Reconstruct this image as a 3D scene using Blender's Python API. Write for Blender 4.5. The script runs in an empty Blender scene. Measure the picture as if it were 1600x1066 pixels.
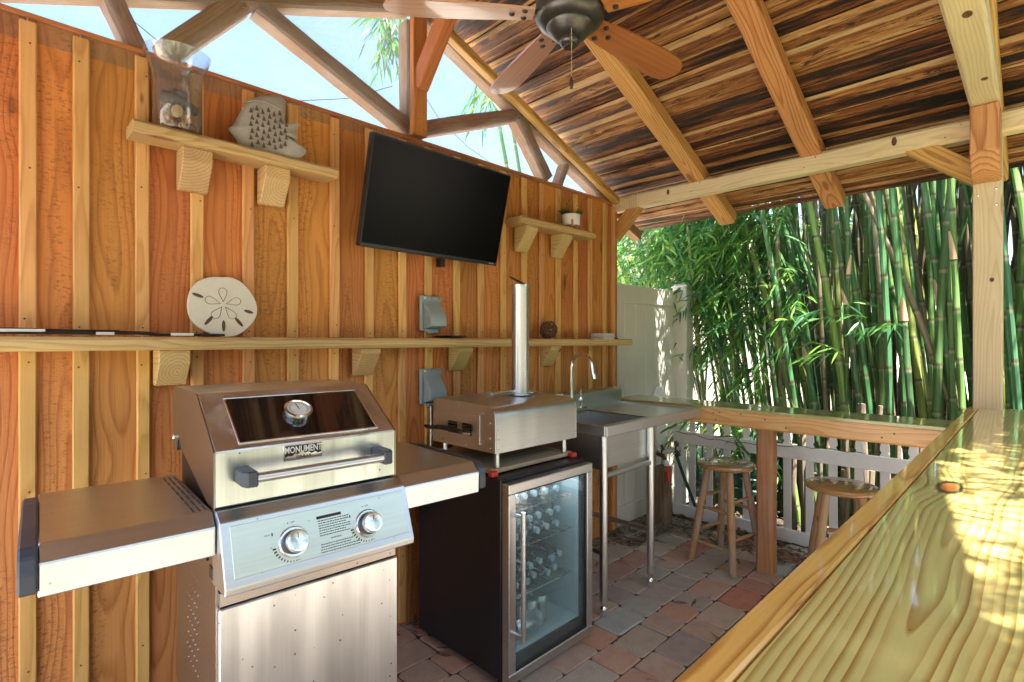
import bpy, bmesh, math, random
import numpy as np
from mathutils import Vector, Matrix, Euler, noise
R = math.radians
rnd = random.Random(7)
S = bpy.context.scene
COL = S.collection

# ---------------------------------------------------------------- camera, sky, sun, exposure
CAM_H = 1.35
cam = bpy.data.objects.new('camera', bpy.data.cameras.new('camera'))
COL.objects.link(cam)
cam.location = (0, 0, CAM_H)
cam.rotation_euler = (R(90), 0, R(-45))
cam.data.sensor_width = 36
cam.data.lens = 825 / 1600 * 36
cam.data.clip_start = .02
cam.data.clip_end = 600
S.camera = cam
SUN_DIR = Vector((-.12, -.36, .93)).normalized()          # towards the sun
W = bpy.data.worlds.new('World'); S.world = W; W.use_nodes = True
wn = W.node_tree
bg = wn.nodes['Background']
sky = wn.nodes.new('ShaderNodeTexSky'); sky.sky_type = 'NISHITA'; sky.sun_disc = False
sky.sun_elevation = math.asin(SUN_DIR.z); sky.sun_rotation = math.atan2(SUN_DIR.x, SUN_DIR.y)
sky.air_density = 1.0; sky.dust_density = 2.6; sky.ozone_density = 1.0
wn.links.new(sky.outputs[0], bg.inputs[0]); bg.inputs[1].default_value = .086
sl = bpy.data.lights.new('sun', 'SUN'); sl.energy = 5.0; sl.angle = R(.5); sl.color = (1, .95, .88)
sun = bpy.data.objects.new('sun', sl); COL.objects.link(sun)
sun.rotation_euler = SUN_DIR.to_track_quat('Z', 'Y').to_euler()
S.view_settings.view_transform = 'Standard'; S.view_settings.look = 'None'
S.view_settings.gamma = 1; S.view_settings.use_curve_mapping = False
S.view_settings.exposure = 2.75
S.render.engine = 'CYCLES'
S.cycles.max_bounces = 10; S.cycles.diffuse_bounces = 5; S.cycles.glossy_bounces = 5
S.cycles.transmission_bounces = 8; S.cycles.transparent_max_bounces = 16
S.cycles.sample_clamp_indirect = 3.5; S.cycles.blur_glossy = 1.0; S.cycles.caustics_reflective = False; S.cycles.caustics_refractive = False
S.cycles.use_denoising = True

# ---------------------------------------------------------------- shader helpers
class G:
    def __init__(s, name):
        s.m = bpy.data.materials.new(name); s.m.use_nodes = True
        s.t = s.m.node_tree; s.b = s.t.nodes['Principled BSDF']; s.out = s.t.nodes['Material Output']
        s._tc = None; s._oi = None
    def n(s, k): return s.t.nodes.new(k)
    def l(s, a, b):
        if isinstance(a, (int, float)): b.default_value = a
        elif isinstance(a, (tuple, list)):
            b.default_value = tuple(a) + (1,) if (len(a) == 3 and len(b.default_value) == 4) else a
        else: s.t.links.new(a, b)
    @property
    def obj(s):
        if not s._tc: s._tc = s.n('ShaderNodeTexCoord')
        return s._tc.outputs['Object']
    @property
    def rand(s):
        if not s._oi: s._oi = s.n('ShaderNodeObjectInfo')
        return s._oi.outputs['Random']
    def math(s, op, a, b=0, c=0, clamp=False):
        n = s.n('ShaderNodeMath'); n.operation = op; n.use_clamp = clamp
        s.l(a, n.inputs[0]); s.l(b, n.inputs[1]); s.l(c, n.inputs[2]); return n.outputs[0]
    def vmath(s, op, a, b):
        n = s.n('ShaderNodeVectorMath'); n.operation = op; s.l(a, n.inputs[0]); s.l(b, n.inputs[1]); return n.outputs[0]
    def sep(s, v):
        n = s.n('ShaderNodeSeparateXYZ'); s.l(v, n.inputs[0]); return n.outputs
    def comb(s, x, y, z):
        n = s.n('ShaderNodeCombineXYZ'); s.l(x, n.inputs[0]); s.l(y, n.inputs[1]); s.l(z, n.inputs[2]); return n.outputs[0]
    def noise(s, v, scale=1, detail=3, rough=.5, dist=0, col=False):
        n = s.n('ShaderNodeTexNoise'); s.l(v, n.inputs['Vector']); n.inputs['Scale'].default_value = scale
        n.inputs['Detail'].default_value = detail; n.inputs['Roughness'].default_value = rough
        n.inputs['Distortion'].default_value = dist
        return n.outputs['Color'] if col else n.outputs['Fac']
    def vor(s, v, scale=1):
        n = s.n('ShaderNodeTexVoronoi'); s.l(v, n.inputs['Vector']); n.inputs['Scale'].default_value = scale
        return n.outputs['Distance']
    def rng(s, v, a, b, c=0, d=1):
        n = s.n('ShaderNodeMapRange'); n.interpolation_type = 'SMOOTHSTEP'; s.l(v, n.inputs[0])
        for i, q in enumerate((a, b, c, d)): n.inputs[i + 1].default_value = q
        return n.outputs[0]
    def ramp(s, f, stops):
        n = s.n('ShaderNodeValToRGB'); s.l(f, n.inputs[0]); e = n.color_ramp.elements
        while len(e) < len(stops): e.new(.5)
        for q, (p, c) in zip(e, stops): q.position = p; q.color = (*c, 1)
        return n.outputs[0]
    def mix(s, f, a, b, mode='MIX'):
        n = s.n('ShaderNodeMix'); n.data_type = 'RGBA'; n.blend_type = mode
        s.l(f, n.inputs[0]); s.l(a, n.inputs[6]); s.l(b, n.inputs[7]); return n.outputs[2]
    def hsv(s, c, h=.5, sa=1, v=1):
        n = s.n('ShaderNodeHueSaturation'); s.l(h, n.inputs[0]); s.l(sa, n.inputs[1]); s.l(v, n.inputs[2]); s.l(c, n.inputs[4]); return n.outputs[0]
    def bump(s, h, st=.3, dist=.002):
        n = s.n('ShaderNodeBump'); n.inputs['Strength'].default_value = st; n.inputs['Distance'].default_value = dist
        s.l(h, n.inputs['Height']); s.l(n.outputs[0], s.b.inputs['Normal']); return n.outputs[0]
    def set(s, **k):
        for a, v in k.items():
            s.l(v, s.b.inputs[{'color': 'Base Color', 'rough': 'Roughness', 'metal': 'Metallic', 'coat': 'Coat Weight', 'coatr': 'Coat Roughness',
                               'trans': 'Transmission Weight', 'ior': 'IOR', 'spec': 'Specular IOR Level', 'alpha': 'Alpha', 'aniso': 'Anisotropic', 'sub': 'Subsurface Weight'}[a]])
        return s.m

def wood(name, light, dark, low_col=None, ring=.009, wander=.05, contrast=.75, rough=.65, bump=.35, coat=0, knots=1, knotcol=(.12, .045, .015),
         var=.25, tilt=.04, rough_sawn=0, speck=.2, kthr=.13, grey=0):
    """lumber with its grain along local X: growth rings cut lengthwise, knots, fibre"""
    g = G(name); P = g.obj; r = g.rand
    Q = g.vmath('ADD', P, g.comb(g.math('MULTIPLY', r, 17.3), g.math('MULTIPLY', r, 41.7), g.math('MULTIPLY', r, 23.9)))
    x, y, z = g.sep(P)[0:3]
    low = g.sep(g.noise(g.vmath('MULTIPLY', Q, (1.3, 1.6, 1.6)), 1, 1.5, .5, col=True))
    r2 = g.math('FRACT', g.math('MULTIPLY', r, 7.7)); r3 = g.math('FRACT', g.math('MULTIPLY', r, 13.1))
    kd = g.vor(g.vmath('MULTIPLY', Q, (1.9, 6.5, 6.5)), 1)
    yy = g.math('ADD', g.math('ADD', y, g.math('MULTIPLY', g.math('SUBTRACT', low[0], .5), wander * 2)), g.math('MULTIPLY', g.math('SUBTRACT', r2, .5), .06))
    zz = g.math('ADD', g.math('ADD', z, g.math('MULTIPLY', g.math('SUBTRACT', low[1], .5), wander * 1.6)),
                g.math('ADD', g.math('MULTIPLY', r3, .05), .018))
    zz = g.math('ADD', zz, g.math('MULTIPLY', x, g.math('MULTIPLY', g.math('SUBTRACT', r2, .5), tilt)))
    rad = g.math('SQRT', g.math('ADD', g.math('MULTIPLY', yy, yy), g.math('MULTIPLY', zz, zz)))
    if knots: rad = g.math('ADD', rad, g.rng(kd, .42, .05, 0, .016 * knots))
    rf = g.math('ADD', g.math('DIVIDE', rad, ring), g.math('MULTIPLY', g.noise(g.vmath('MULTIPLY', Q, (3, 25, 25)), 1, 2), .7))
    fr = g.math('FRACT', rf)
    late = g.ramp(fr, [(0, (.1,) * 3), (.5, (.22,) * 3), (.86, (1,) * 3), (1, (.1,) * 3)])
    fib = g.noise(g.vmath('MULTIPLY', Q, (4, 160, 160)), 1, 3, .6)
    f = g.math('MULTIPLY', late, contrast)
    f = g.math('ADD', f, g.math('MULTIPLY', g.math('SUBTRACT', fib, .5), .7), clamp=True)
    col = g.mix(f, light, dark)
    blo = g.noise(g.vmath('MULTIPLY', Q, (1.4, 5, 5)), 1, 4, .6)
    col = g.hsv(col, .5, 1, g.math('ADD', .74, g.math('MULTIPLY', blo, .52)))
    col = g.hsv(col, g.math('ADD', .5, g.math('MULTIPLY', g.math('SUBTRACT', r3, .5), .03)), 1, g.math('ADD', 1 - var / 2, g.math('MULTIPLY', r2, var)))
    if speck:
        sp = g.noise(g.vmath('MULTIPLY', Q, (22, 90, 90)), 1, 4, .75)
        col = g.mix(g.math('MULTIPLY', g.rng(sp, .6, .8), speck), col, (.05, .02, .008))
    ck = g.noise(g.vmath('MULTIPLY', Q, (1.6, 95, 95)), 1, 2, .4)         # drying checks along the grain
    ckm = g.rng(ck, .745, .79)
    col = g.mix(g.math('MULTIPLY', ckm, min(.85, .25 + speck * 1.5)), col, (.045, .022, .01))
    if low_col:                                                            # paler, yellower tone mixed in towards the bottom of the boards
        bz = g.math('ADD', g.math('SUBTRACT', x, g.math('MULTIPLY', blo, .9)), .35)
        col = g.mix(g.rng(bz, .55, -.75, 0, .55), col, g.mix(f, low_col, dark))
    if grey:
        gn = g.noise(g.vmath('MULTIPLY', Q, (4, 14, 14)), 1, 5, .65)
        col = g.mix(g.math('MULTIPLY', g.rng(gn, .42, .66), grey), col, (.36, .33, .29))
    if knots:
        kn = g.rng(kd, kthr, kthr * .55)
        kr = g.math('FRACT', g.math('MULTIPLY', kd, 42))
        col = g.mix(g.math('MULTIPLY', kn, .8), col, g.mix(kr, knotcol, tuple(min(1, c * 3) for c in knotcol)))
    h = g.math('ADD', g.math('MULTIPLY', fib, .6), g.math('MULTIPLY', late, .35))
    if rough_sawn:
        rs = g.noise(g.vmath('MULTIPLY', Q, (120, 60, 60)), 1, 4, .75)
        m = g.rng(g.noise(g.vmath('MULTIPLY', Q, (1.6, 9, 9)), 1, 3), .44, .58)
        h = g.math('ADD', h, g.math('MULTIPLY', g.math('MULTIPLY', rs, m), rough_sawn))
        col = g.mix(g.math('MULTIPLY', g.math('MULTIPLY', g.rng(rs, .5, .68), m), .6), col, tuple(c * .35 for c in dark))
    if bump: g.bump(h, bump, .002)
    if coat: g.set(coat=coat, coatr=.06)
    return g.set(color=col, rough=rough, spec=.35)

def flat(name, c, rough=.5, metal=0, n=.12, scale=30, bump=0, coat=0, spec=.5):
    g = G(name)
    v = g.noise(g.obj, scale, 4, .6)
    g.set(color=g.hsv(c, .5, 1, g.math('ADD', 1 - n, g.math('MULTIPLY', v, 2 * n))), rough=rough, metal=metal, coat=coat, spec=spec)
    if bump: g.bump(v, bump, .003)
    return g.m

def steel(name, c=(.60, .625, .645), rough=.22, wave=.0, grain=(4, 170, 170), gs=.04, spots=.25):
    g = G(name); P = g.obj
    br = g.noise(g.vmath('MULTIPLY', P, grain), 1, 2)
    h = None
    if wave:
        h = g.math('MULTIPLY', g.noise(g.vmath('MULTIPLY', P, (11, 11, 1.1)), 1, 1, .3), wave)
    vn = g.n('ShaderNodeTexVoronoi'); g.l(P, vn.inputs['Vector']); vn.inputs['Scale'].default_value = 42
    sp = g.math('MULTIPLY', g.rng(vn.outputs['Distance'], .13, .07), g.math('GREATER_THAN', g.sep(vn.outputs['Color'])[0], .72))
    smu = g.noise(P, 5, 1, .5)
    cb = g.hsv(c, .5, 1, g.math('ADD', .86, g.math('ADD', g.math('MULTIPLY', br, .22), .05))) if gs else c
    col = g.mix(g.math('MULTIPLY', sp, min(1, spots * 1.8)), cb, (.09, .05, .03))
    g.set(color=col, metal=1, rough=g.math('ADD', max(rough, .285) if gs else rough, g.math('MULTIPLY', smu, .07)))
    if h is not None: g.bump(h, 1, .01)
    return g.m

def thin_glass(name, tint=(.96, .98, 1), dirt=.05, gloss=1.0, dirtcol=(.8, .85, .9), ior=1.45, dscale=5):
    g = G(name); t = g.t
    tr = g.n('ShaderNodeBsdfTransparent'); g.l(tint, tr.inputs[0])
    gl = g.n('ShaderNodeBsdfGlossy'); gl.inputs['Roughness'].default_value = .03
    lw = g.n('ShaderNodeLayerWeight'); lw.inputs[0].default_value = .5
    fz = g.math('ADD', .05, g.math('MULTIPLY', g.math('POWER', lw.outputs['Facing'], 4), .8))
    m1 = g.n('ShaderNodeMixShader'); g.l(g.math('MULTIPLY', fz, gloss, clamp=True), m1.inputs[0])
    t.links.new(tr.outputs[0], m1.inputs[1]); t.links.new(gl.outputs[0], m1.inputs[2])
    df = g.n('ShaderNodeBsdfDiffuse'); g.l(dirtcol, df.inputs[0])
    tl = g.n('ShaderNodeBsdfTranslucent'); g.l(dirtcol, tl.inputs[0])
    ad = g.n('ShaderNodeMixShader'); ad.inputs[0].default_value = .5
    t.links.new(df.outputs[0], ad.inputs[1]); t.links.new(tl.outputs[0], ad.inputs[2])
    m2 = g.n('ShaderNodeMixShader')
    nz = g.noise(g.obj, dscale, 5, .65)
    g.l(g.math('MULTIPLY', g.rng(nz, .3, .8, .3, 1), dirt), m2.inputs[0])
    t.links.new(m1.outputs[0], m2.inputs[1]); t.links.new(ad.outputs[0], m2.inputs[2])
    t.links.new(m2.outputs[0], g.out.inputs[0])
    return g.m

M = {}
M['wall_board'] = wood('stained_cedar_board', low_col=(.70, .36, .13), light=(.62, .245, .062), dark=(.37, .12, .028), ring=.013, wander=.06, contrast=.7, rough=.6, bump=.7, knots=1, kthr=.11,
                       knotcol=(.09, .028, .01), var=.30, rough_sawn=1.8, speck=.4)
M['batten'] = wood('stained_batten', (.74, .41, .15), (.50, .22, .06), ring=.011, wander=.035, contrast=.6, rough=.6, bump=.35, knots=.7, kthr=.06, var=.22, speck=.25)
M['post_wood'] = wood('reddish_post', (.52, .19, .06), (.33, .10, .03), ring=.014, contrast=.6, bump=.3, kthr=.09)
M['shelf'] = wood('treated_pine', (.62, .45, .20), (.42, .26, .09), ring=.010, wander=.06, contrast=.8, rough=.5, bump=.25, kthr=.11, var=.16)
M['beam'] = wood('pale_pine_beam', (.70, .58, .36), (.54, .39, .19), ring=.011, wander=.05, contrast=.6, rough=.55, bump=.2, kthr=.17, var=.08, speck=.15)
M['rafter'] = wood('orange_rafter', (.66, .36, .125), (.36, .14, .035), ring=.012, wander=.05, contrast=.9, rough=.5, bump=.3, kthr=.12, var=.12, speck=.35)
M['weathered'] = wood('weathered_timber', (.32, .17, .085), (.17, .08, .035), ring=.01, wander=.05, contrast=.7, rough=.8, bump=.6, kthr=.08, grey=.5, speck=.5)
M['fascia'] = wood('bar_fascia_pine', (.74, .45, .18), (.55, .26, .075), ring=.012, wander=.05, contrast=.75, rough=.4, bump=.15, kthr=.08, var=.08, speck=.1, coat=.25)
M['bar_post'] = wood('bar_post_pine', (.50, .26, .105), (.33, .15, .055), ring=.012, wander=.045, contrast=.6, rough=.55, bump=.4, kthr=.10, grey=.25)
M['stool'] = wood('worn_oak_stool', (.46, .27, .13), (.30, .16, .07), ring=.006, contrast=.8, rough=.6, bump=.4, knots=0, grey=.7)
M['stool_seat'] = wood('glossy_stool_seat', (.36, .19, .075), (.24, .11, .04), ring=.012, contrast=.6, rough=.25, bump=.05, knots=0, coat=.8)
M['bar_edge'] = wood('varnished_bar_edge', (.78, .46, .115), (.42, .17, .03), ring=.0065, wander=.035, contrast=.9, rough=.35, bump=.06, kthr=.06, coat=.7, var=.05, speck=.35)
M['far_top'] = wood('greenish_varnished_top', (.42, .40, .15), (.28, .24, .08), ring=.012, wander=.05, contrast=.6, rough=.3, bump=.05, coat=1, kthr=.08)
M['blade'] = wood('fan_blade_cherry', (.52, .19, .055), (.36, .105, .025), ring=.02, wander=.03, contrast=.5, rough=.3, bump=0, knots=0, coat=.5, speck=0)
M['blade_under'] = wood('fan_blade_faded', (.55, .33, .24), (.42, .2, .13), ring=.02, wander=.03, contrast=.5, rough=.3, bump=0, knots=0, coat=.5, speck=0)
M['stump'] = wood('dark_stump_wood', (.26, .17, .09), (.12, .075, .035), ring=.012, contrast=.7, rough=.8, bump=.5, knots=0, grey=.3)
M['plywood'] = wood('weathered_plywood', (.48, .36, .23), (.25, .17, .09), ring=.03, wander=.12, contrast=.8, rough=.75, bump=.3, knots=0, grey=.4, speck=.5)

def roof_mat():
    g = G('dark_bark_edged_board'); P = g.obj; r = g.rand
    Q = g.vmath('ADD', P, g.comb(g.math('MULTIPLY', r, 17.3), g.math('MULTIPLY', r, 41.7), g.math('MULTIPLY', r, 23.9)))
    a = g.noise(g.vmath('MULTIPLY', Q, (1.5, 24, 24)), 1, 8, .68, .5)
    b = g.noise(g.vmath('MULTIPLY', Q, (6, 110, 110)), 1, 6, .75, .3)
    y = g.sep(P)[1]
    # pale sapwood runs along one edge of each board, heartwood and bark along the other
    edge = g.rng(g.math('ADD', y, g.math('MULTIPLY', g.math('SUBTRACT', g.noise(g.vmath('MULTIPLY', Q, (1.5, 8, 8)), 1, 3), .5), .05)), .020, .026)
    f = g.math('ADD', g.math('MULTIPLY', a, .72), g.math('MULTIPLY', b, .38))
    f = g.math('ADD', f, g.math('MULTIPLY', edge, .17))
    f = g.math('ADD', f, g.math('MULTIPLY', g.math('SUBTRACT', r, .42), .20))
    c = g.ramp(f, [(.41, (.008, .005, .003)), (.475, (.022, .010, .006)), (.52, (.11, .034, .010)), (.575, (.25, .085, .022)), (.64, (.42, .175, .05)), (.72, (.66, .37, .135)), (.82, (.76, .52, .26))])
    kd = g.vor(g.vmath('MULTIPLY', Q, (1.6, 7, 7)), 1)
    c = g.mix(g.math('MULTIPLY', g.rng(kd, .16, .06), .85), c, (.03, .012, .006))
    bk = g.noise(g.vmath('MULTIPLY', Q, (3.5, 26, 26)), 1, 7, .75, 1.2)
    c = g.mix(g.math('MULTIPLY', g.rng(bk, .53, .58), g.math('SUBTRACT', .85, g.math('MULTIPLY', edge, .6))), c, (.016, .010, .007))
    wh = g.noise(g.vmath('MULTIPLY', Q, (14, 120, 120)), 1, 3, .6)
    c = g.mix(g.math('MULTIPLY', g.rng(wh, .72, .8), .6), c, (.55, .5, .42))
    g.bump(g.math('ADD', a, b), 1, .012)
    return g.set(color=c, rough=.5, spec=.4)
M['roof'] = roof_mat()

def bartop_mat():
    g = G('varnished_treated_pine_plank'); P = g.obj
    x, y, z = g.sep(P)[0:3]
    n1 = g.math('SUBTRACT', g.noise(g.vmath('MULTIPLY', P, (1.7, 2.5, 1)), 1, 2), .5)
    n2 = g.math('SUBTRACT', g.noise(g.vmath('MULTIPLY', P, (6, 22, 1)), 1, 2), .5)
    yc = g.math('SUBTRACT', y, g.math('ADD', .1, g.math('MULTIPLY', n1, .035)))
    # plain-sawn face: the rings open as long parabolas that point towards the near end
    xs = g.math('SUBTRACT', x, .62)
    bow = g.math('MULTIPLY', g.math('MULTIPLY', yc, yc), 330)
    hy = g.math('SQRT', g.math('ADD', g.math('MULTIPLY', g.math('MULTIPLY', yc, yc), 9500), g.math('MULTIPLY', g.noise(g.vmath('MULTIPLY', P, (2.2, 0, 0)), 1, 0), 2.2)))
    f = g.math('SUBTRACT', hy, g.math('MULTIPLY', g.math('MAXIMUM', xs, -.35), 2.8))
    # knot the rings bend around
    kx = g.math('DIVIDE', g.math('SUBTRACT', g.math('ADD', x, g.math('MULTIPLY', n2, .02)), 1.41), .050); ky = g.math('DIVIDE', g.math('SUBTRACT', g.math('ADD', y, g.math('MULTIPLY', n2, .012)), .131), .0175)
    kr = g.math('SQRT', g.math('ADD', g.math('MULTIPLY', kx, kx), g.math('MULTIPLY', ky, ky)))
    f = g.math('ADD', f, g.rng(kr, 4.5, .6, 0, 2.2))
    f = g.math('ADD', f, g.math('MULTIPLY', n1, 1.6)); f = g.math('ADD', f, g.math('MULTIPLY', n2, .35))
    fr = g.math('FRACT', f)
    late = g.ramp(fr, [(0, (0,) * 3), (.42, (.08,) * 3), (.80, (.75,) * 3), (.93, (1,) * 3), (1, (0,) * 3)])
    wnz = g.n('ShaderNodeTexWhiteNoise'); wnz.noise_dimensions = '1D'; g.l(g.math('FLOOR', f), wnz.inputs['W'])
    fib = g.noise(g.vmath('MULTIPLY', P, (5, 260, 1)), 1, 3)
    ff = g.math('ADD', g.math('MULTIPLY', late, g.math('ADD', .45, g.math('MULTIPLY', wnz.outputs['Value'], .75))), g.math('MULTIPLY', g.math('SUBTRACT', fib, .5), .22), clamp=True)
    c = g.mix(ff, (.60, .53, .19), (.33, .18, .035))
    bl = g.noise(g.vmath('MULTIPLY', P, (2, 6, 1)), 1, 3)
    c = g.mix(g.math('MULTIPLY', g.rng(bl, .35, .7), .5), c, g.mix(ff, (.60, .47, .15), (.40, .22, .045)))
    ang = g.math('ARCTAN2', ky, kx)
    cr = g.noise(g.comb(g.math('MULTIPLY', ang, 3.2), g.math('MULTIPLY', kr, .25), 0), 1, 2)
    c = g.mix(g.math('MULTIPLY', g.rng(cr, .60, .68), g.rng(kr, 2.6, 1.2)), c, (.10, .055, .02))
    kn = g.rng(kr, 1.45, 1.1)
    kin = g.ramp(g.math('FRACT', g.math('MULTIPLY', kr, 2.6)), [(0, (.28, .07, .015)), (1, (.42, .13, .03))])
    c = g.mix(kn, c, g.mix(g.rng(kr, .85, 1.0), kin, (.035, .025, .02)))
    dots = g.vor(g.vmath('MULTIPLY', P, (14, 40, 1)), 1)
    c = g.mix(g.math('MULTIPLY', g.rng(dots, .045, .02), .6), c, (.1, .05, .02))
    g.bump(g.noise(P, 9, 2), .10, .004)
    return g.set(color=c, rough=.30, coat=1, coatr=.045, spec=.5)
M['bartop'] = bartop_mat()

M['steel'] = steel('brushed_steel', rough=.30)
M['steel_door'] = steel('wavy_steel_door', (.66, .69, .70), rough=.24, wave=2.2, grain=(170, 170, 3), spots=.55)
M['steel_oven'] = steel('oven_steel', (.60, .62, .64), rough=.27, wave=.2, spots=.2)
M['steel_dark'] = steel('brown_steel_side', (.34, .31, .29), rough=.28, spots=.5)
M['steel_sink'] = steel('sink_steel', (.62, .64, .66), rough=.36, wave=.1, spots=.15)
M['steel_panel'] = steel('printed_control_panel', (.60, .64, .57), rough=.30, wave=.1, spots=.2)
M['chrome'] = steel('chrome', (.8, .8, .8), rough=.1, gs=0, spots=0)
M['dark_plastic'] = flat('slate_plastic', (.045, .055, .075), .45)
M['black'] = flat('black_plastic', (.012, .012, .013), .45)
M['fridge'] = flat('black_fridge_enamel', (.014, .013, .018), .32, n=.3, scale=4)
M['screen'] = flat('tv_screen', (.003, .003, .0035), .25, spec=.08, n=0)
M['tv_case'] = flat('tv_case', (.012, .013, .016), .35)
M['grill_glass'] = flat('dark_window_glass', (.010, .008, .007), .06, coat=.5, n=0)
M['white_dial'] = flat('dial_face', (.75, .75, .73), .4)
M['print_black'] = flat('black_print', (.012, .012, .012), .6)
M['print_white'] = flat('white_print', (.8, .8, .78), .5)
M['outlet'] = flat('grey_outlet_cover', (.30, .37, .38), .45)
M['vinyl'] = flat('tan_vinyl', (.70, .68, .60), .5, n=.05, scale=4)
M['white_paint'] = flat('white_painted_wood', (.86, .88, .90), .5, n=.08, scale=14, bump=.1)
M['sand_dollar'] = flat('cream_sand_dollar', (.74, .70, .60), .75, n=.08, scale=40, bump=.15)
M['ceramic'] = flat('grey_ceramic', (.36, .335, .305), .7, n=.35, scale=22, bump=.3)
M['carve'] = flat('carved_line', (.10, .07, .05), .8)
M['cable'] = flat('black_cable', (.015, .015, .017), .4)
M['tag'] = flat('white_cable_tag', (.7, .7, .68), .5)
M['bronze'] = flat('fan_bronze', (.10, .092, .085), .33, metal=.75, n=.35, scale=60)
M['red'] = flat('red_rubber', (.55, .04, .03), .45)
M['pot'] = flat('white_pot', (.78, .74, .70), .4)
M['plant'] = flat('plant_green', (.05, .15, .03), .6, n=.4)
M['vine'] = flat('brown_vine', (.12, .065, .04), .8, n=.3)
M['shell1'] = flat('cream_shell', (.66, .44, .20), .5, n=.3, scale=60)
M['shell2'] = flat('rust_shell', (.42, .13, .04), .45, n=.4, scale=60)
M['driftwood'] = flat('charcoal_driftwood', (.05, .045, .045), .7, n=.5, scale=40, bump=.4)
M['pvc'] = flat('dirty_white_pvc', (.55, .54, .50), .5, n=.35, scale=60)
M['valve'] = flat('rusty_valve', (.10, .05, .045), .6, n=.3)
M['green_plastic'] = flat('dark_green_plastic', (.012, .075, .05), .45)
M['sheath'] = flat('tan_culm_sheath', (.62, .42, .26), .8, n=.3, scale=25)
M['dead'] = flat('dead_cane', (.21, .17, .12), .8, n=.5, scale=18, bump=.3)
M['litter'] = flat('dry_leaf', (.16, .11, .07), .85, n=.5, scale=9)
M['gap'] = flat('joint_sand', (.055, .048, .04), .95, n=.4, scale=60, bump=.5)
M['stucco'] = flat('cream_stucco', (.72, .68, .58), .9, n=.06, scale=40, bump=.2)
M['shingle'] = flat('roof_shingle', (.09, .08, .075), .9, n=.3, scale=20, bump=.4)
M['twine'] = flat('jute_twine', (.55, .42, .25), .9)
M['bottle_cap'] = flat('white_bottle_cap', (.42, .47, .50), .5)
M['can'] = flat('silver_can', (.6, .62, .64), .3, metal=.8)
M['interior'] = flat('fridge_interior', (.62, .70, .73), .5, n=.1, scale=4)
g_ = G('fridge_led'); g_.b.inputs['Emission Color'].default_value = (.86, .95, 1, 1); g_.b.inputs['Emission Strength'].default_value = 2.4; M['led'] = g_.m
M['pane'] = thin_glass('clear_vinyl_sheet', (.93, .96, .98), .16, 1.0, (.75, .8, .85))
M['door_glass'] = thin_glass('fridge_door_glass', (.84, .94, .96), .12, 1.2, (.50, .66, .72), 1.5, 4)
M['house_glass'] = flat('window_glass', (.05, .06, .07), .08, n=0)

def clear_glass():
    g = G('clear_glass'); return g.set(color=(.93, .96, .97), trans=1.0, rough=.02, ior=1.3)
M['glass'] = clear_glass(); M['vase_glass'] = thin_glass('vase_glass', (.95, .97, .98), .09, 1.7, (.7, .72, .75), 1.5, 14)

def paver_mat():
    g = G('tumbled_paver'); r = g.rand; P = g.obj
    base = g.ramp(r, [(0, (.40, .22, .17)), (.14, (.42, .28, .22)), (.28, (.31, .32, .30)), (.42, (.37, .30, .25)), (.54, (.42, .19, .15)),
                      (.64, (.31, .36, .35)), (.76, (.44, .31, .25)), (.86, (.27, .24, .24)), (1, (.54, .49, .41))])
    Q = g.vmath('ADD', P, g.comb(g.math('MULTIPLY', r, 91), 0, 0))
    a = g.noise(Q, 170, 5, .8); b = g.noise(Q, 16, 5, .7)
    c = g.hsv(base, .5, 1, g.math('ADD', .22, g.math('ADD', g.math('MULTIPLY', a, 1.05), g.math('MULTIPLY', b, .8))))
    c = g.mix(g.math('MULTIPLY', g.rng(b, .5, .75), .3), c, (.30, .28, .25))
    g.bump(g.math('ADD', a, g.math('MULTIPLY', b, 2)), .5, .003)
    return g.set(color=c, rough=.8)
M['paver'] = paver_mat()

def culm_mat():
    g = G('bamboo_culm'); r = g.rand; P = g.obj
    z = g.sep(P)[2]
    base = g.ramp(r, [(0, (.050, .14, .036)), (.18, (.065, .19, .060)), (.36, (.060, .17, .080)), (.5, (.17, .28, .050)), (.62, (.045, .11, .040)), (.76, (.26, .34, .06)),
                      (.88, (.10, .10, .05)), (1, (.24, .19, .11))])
    f = g.math('FRACT', g.math('DIVIDE', z, .30))
    d = g.math('ABSOLUTE', g.math('SUBTRACT', f, .5))                       # the nodes are at f = .5
    band = g.rng(d, .05, .012); pale = g.rng(f, .50, .36, 0, 1)
    pale = g.math('MULTIPLY', g.rng(g.math('ABSOLUTE', g.math('SUBTRACT', f, .44)), .07, .0), 1)
    Q = g.vmath('ADD', P, g.comb(g.math('MULTIPLY', r, 31), 0, 0))
    st = g.noise(g.vmath('MULTIPLY', Q, (60, 60, 3)), 1, 4, .65)
    bl = g.noise(g.vmath('MULTIPLY', Q, (10, 10, 2.2)), 1, 4, .7)
    c = g.hsv(base, .5, 1, g.math('ADD', .45, g.math('ADD', g.math('MULTIPLY', st, .5), g.math('MULTIPLY', bl, .6))))
    c = g.mix(g.math('MULTIPLY', pale, .5), c, (.36, .40, .26))
    c = g.mix(g.math('MULTIPLY', band, .85), c, (.10, .08, .035))
    c = g.mix(g.math('MULTIPLY', g.rng(bl, .58, .72), .55), c, (.27, .25, .17))
    g.bump(st, .25, .002)
    return g.set(color=c, rough=.42, spec=.45)
M['culm'] = culm_mat()

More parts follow.
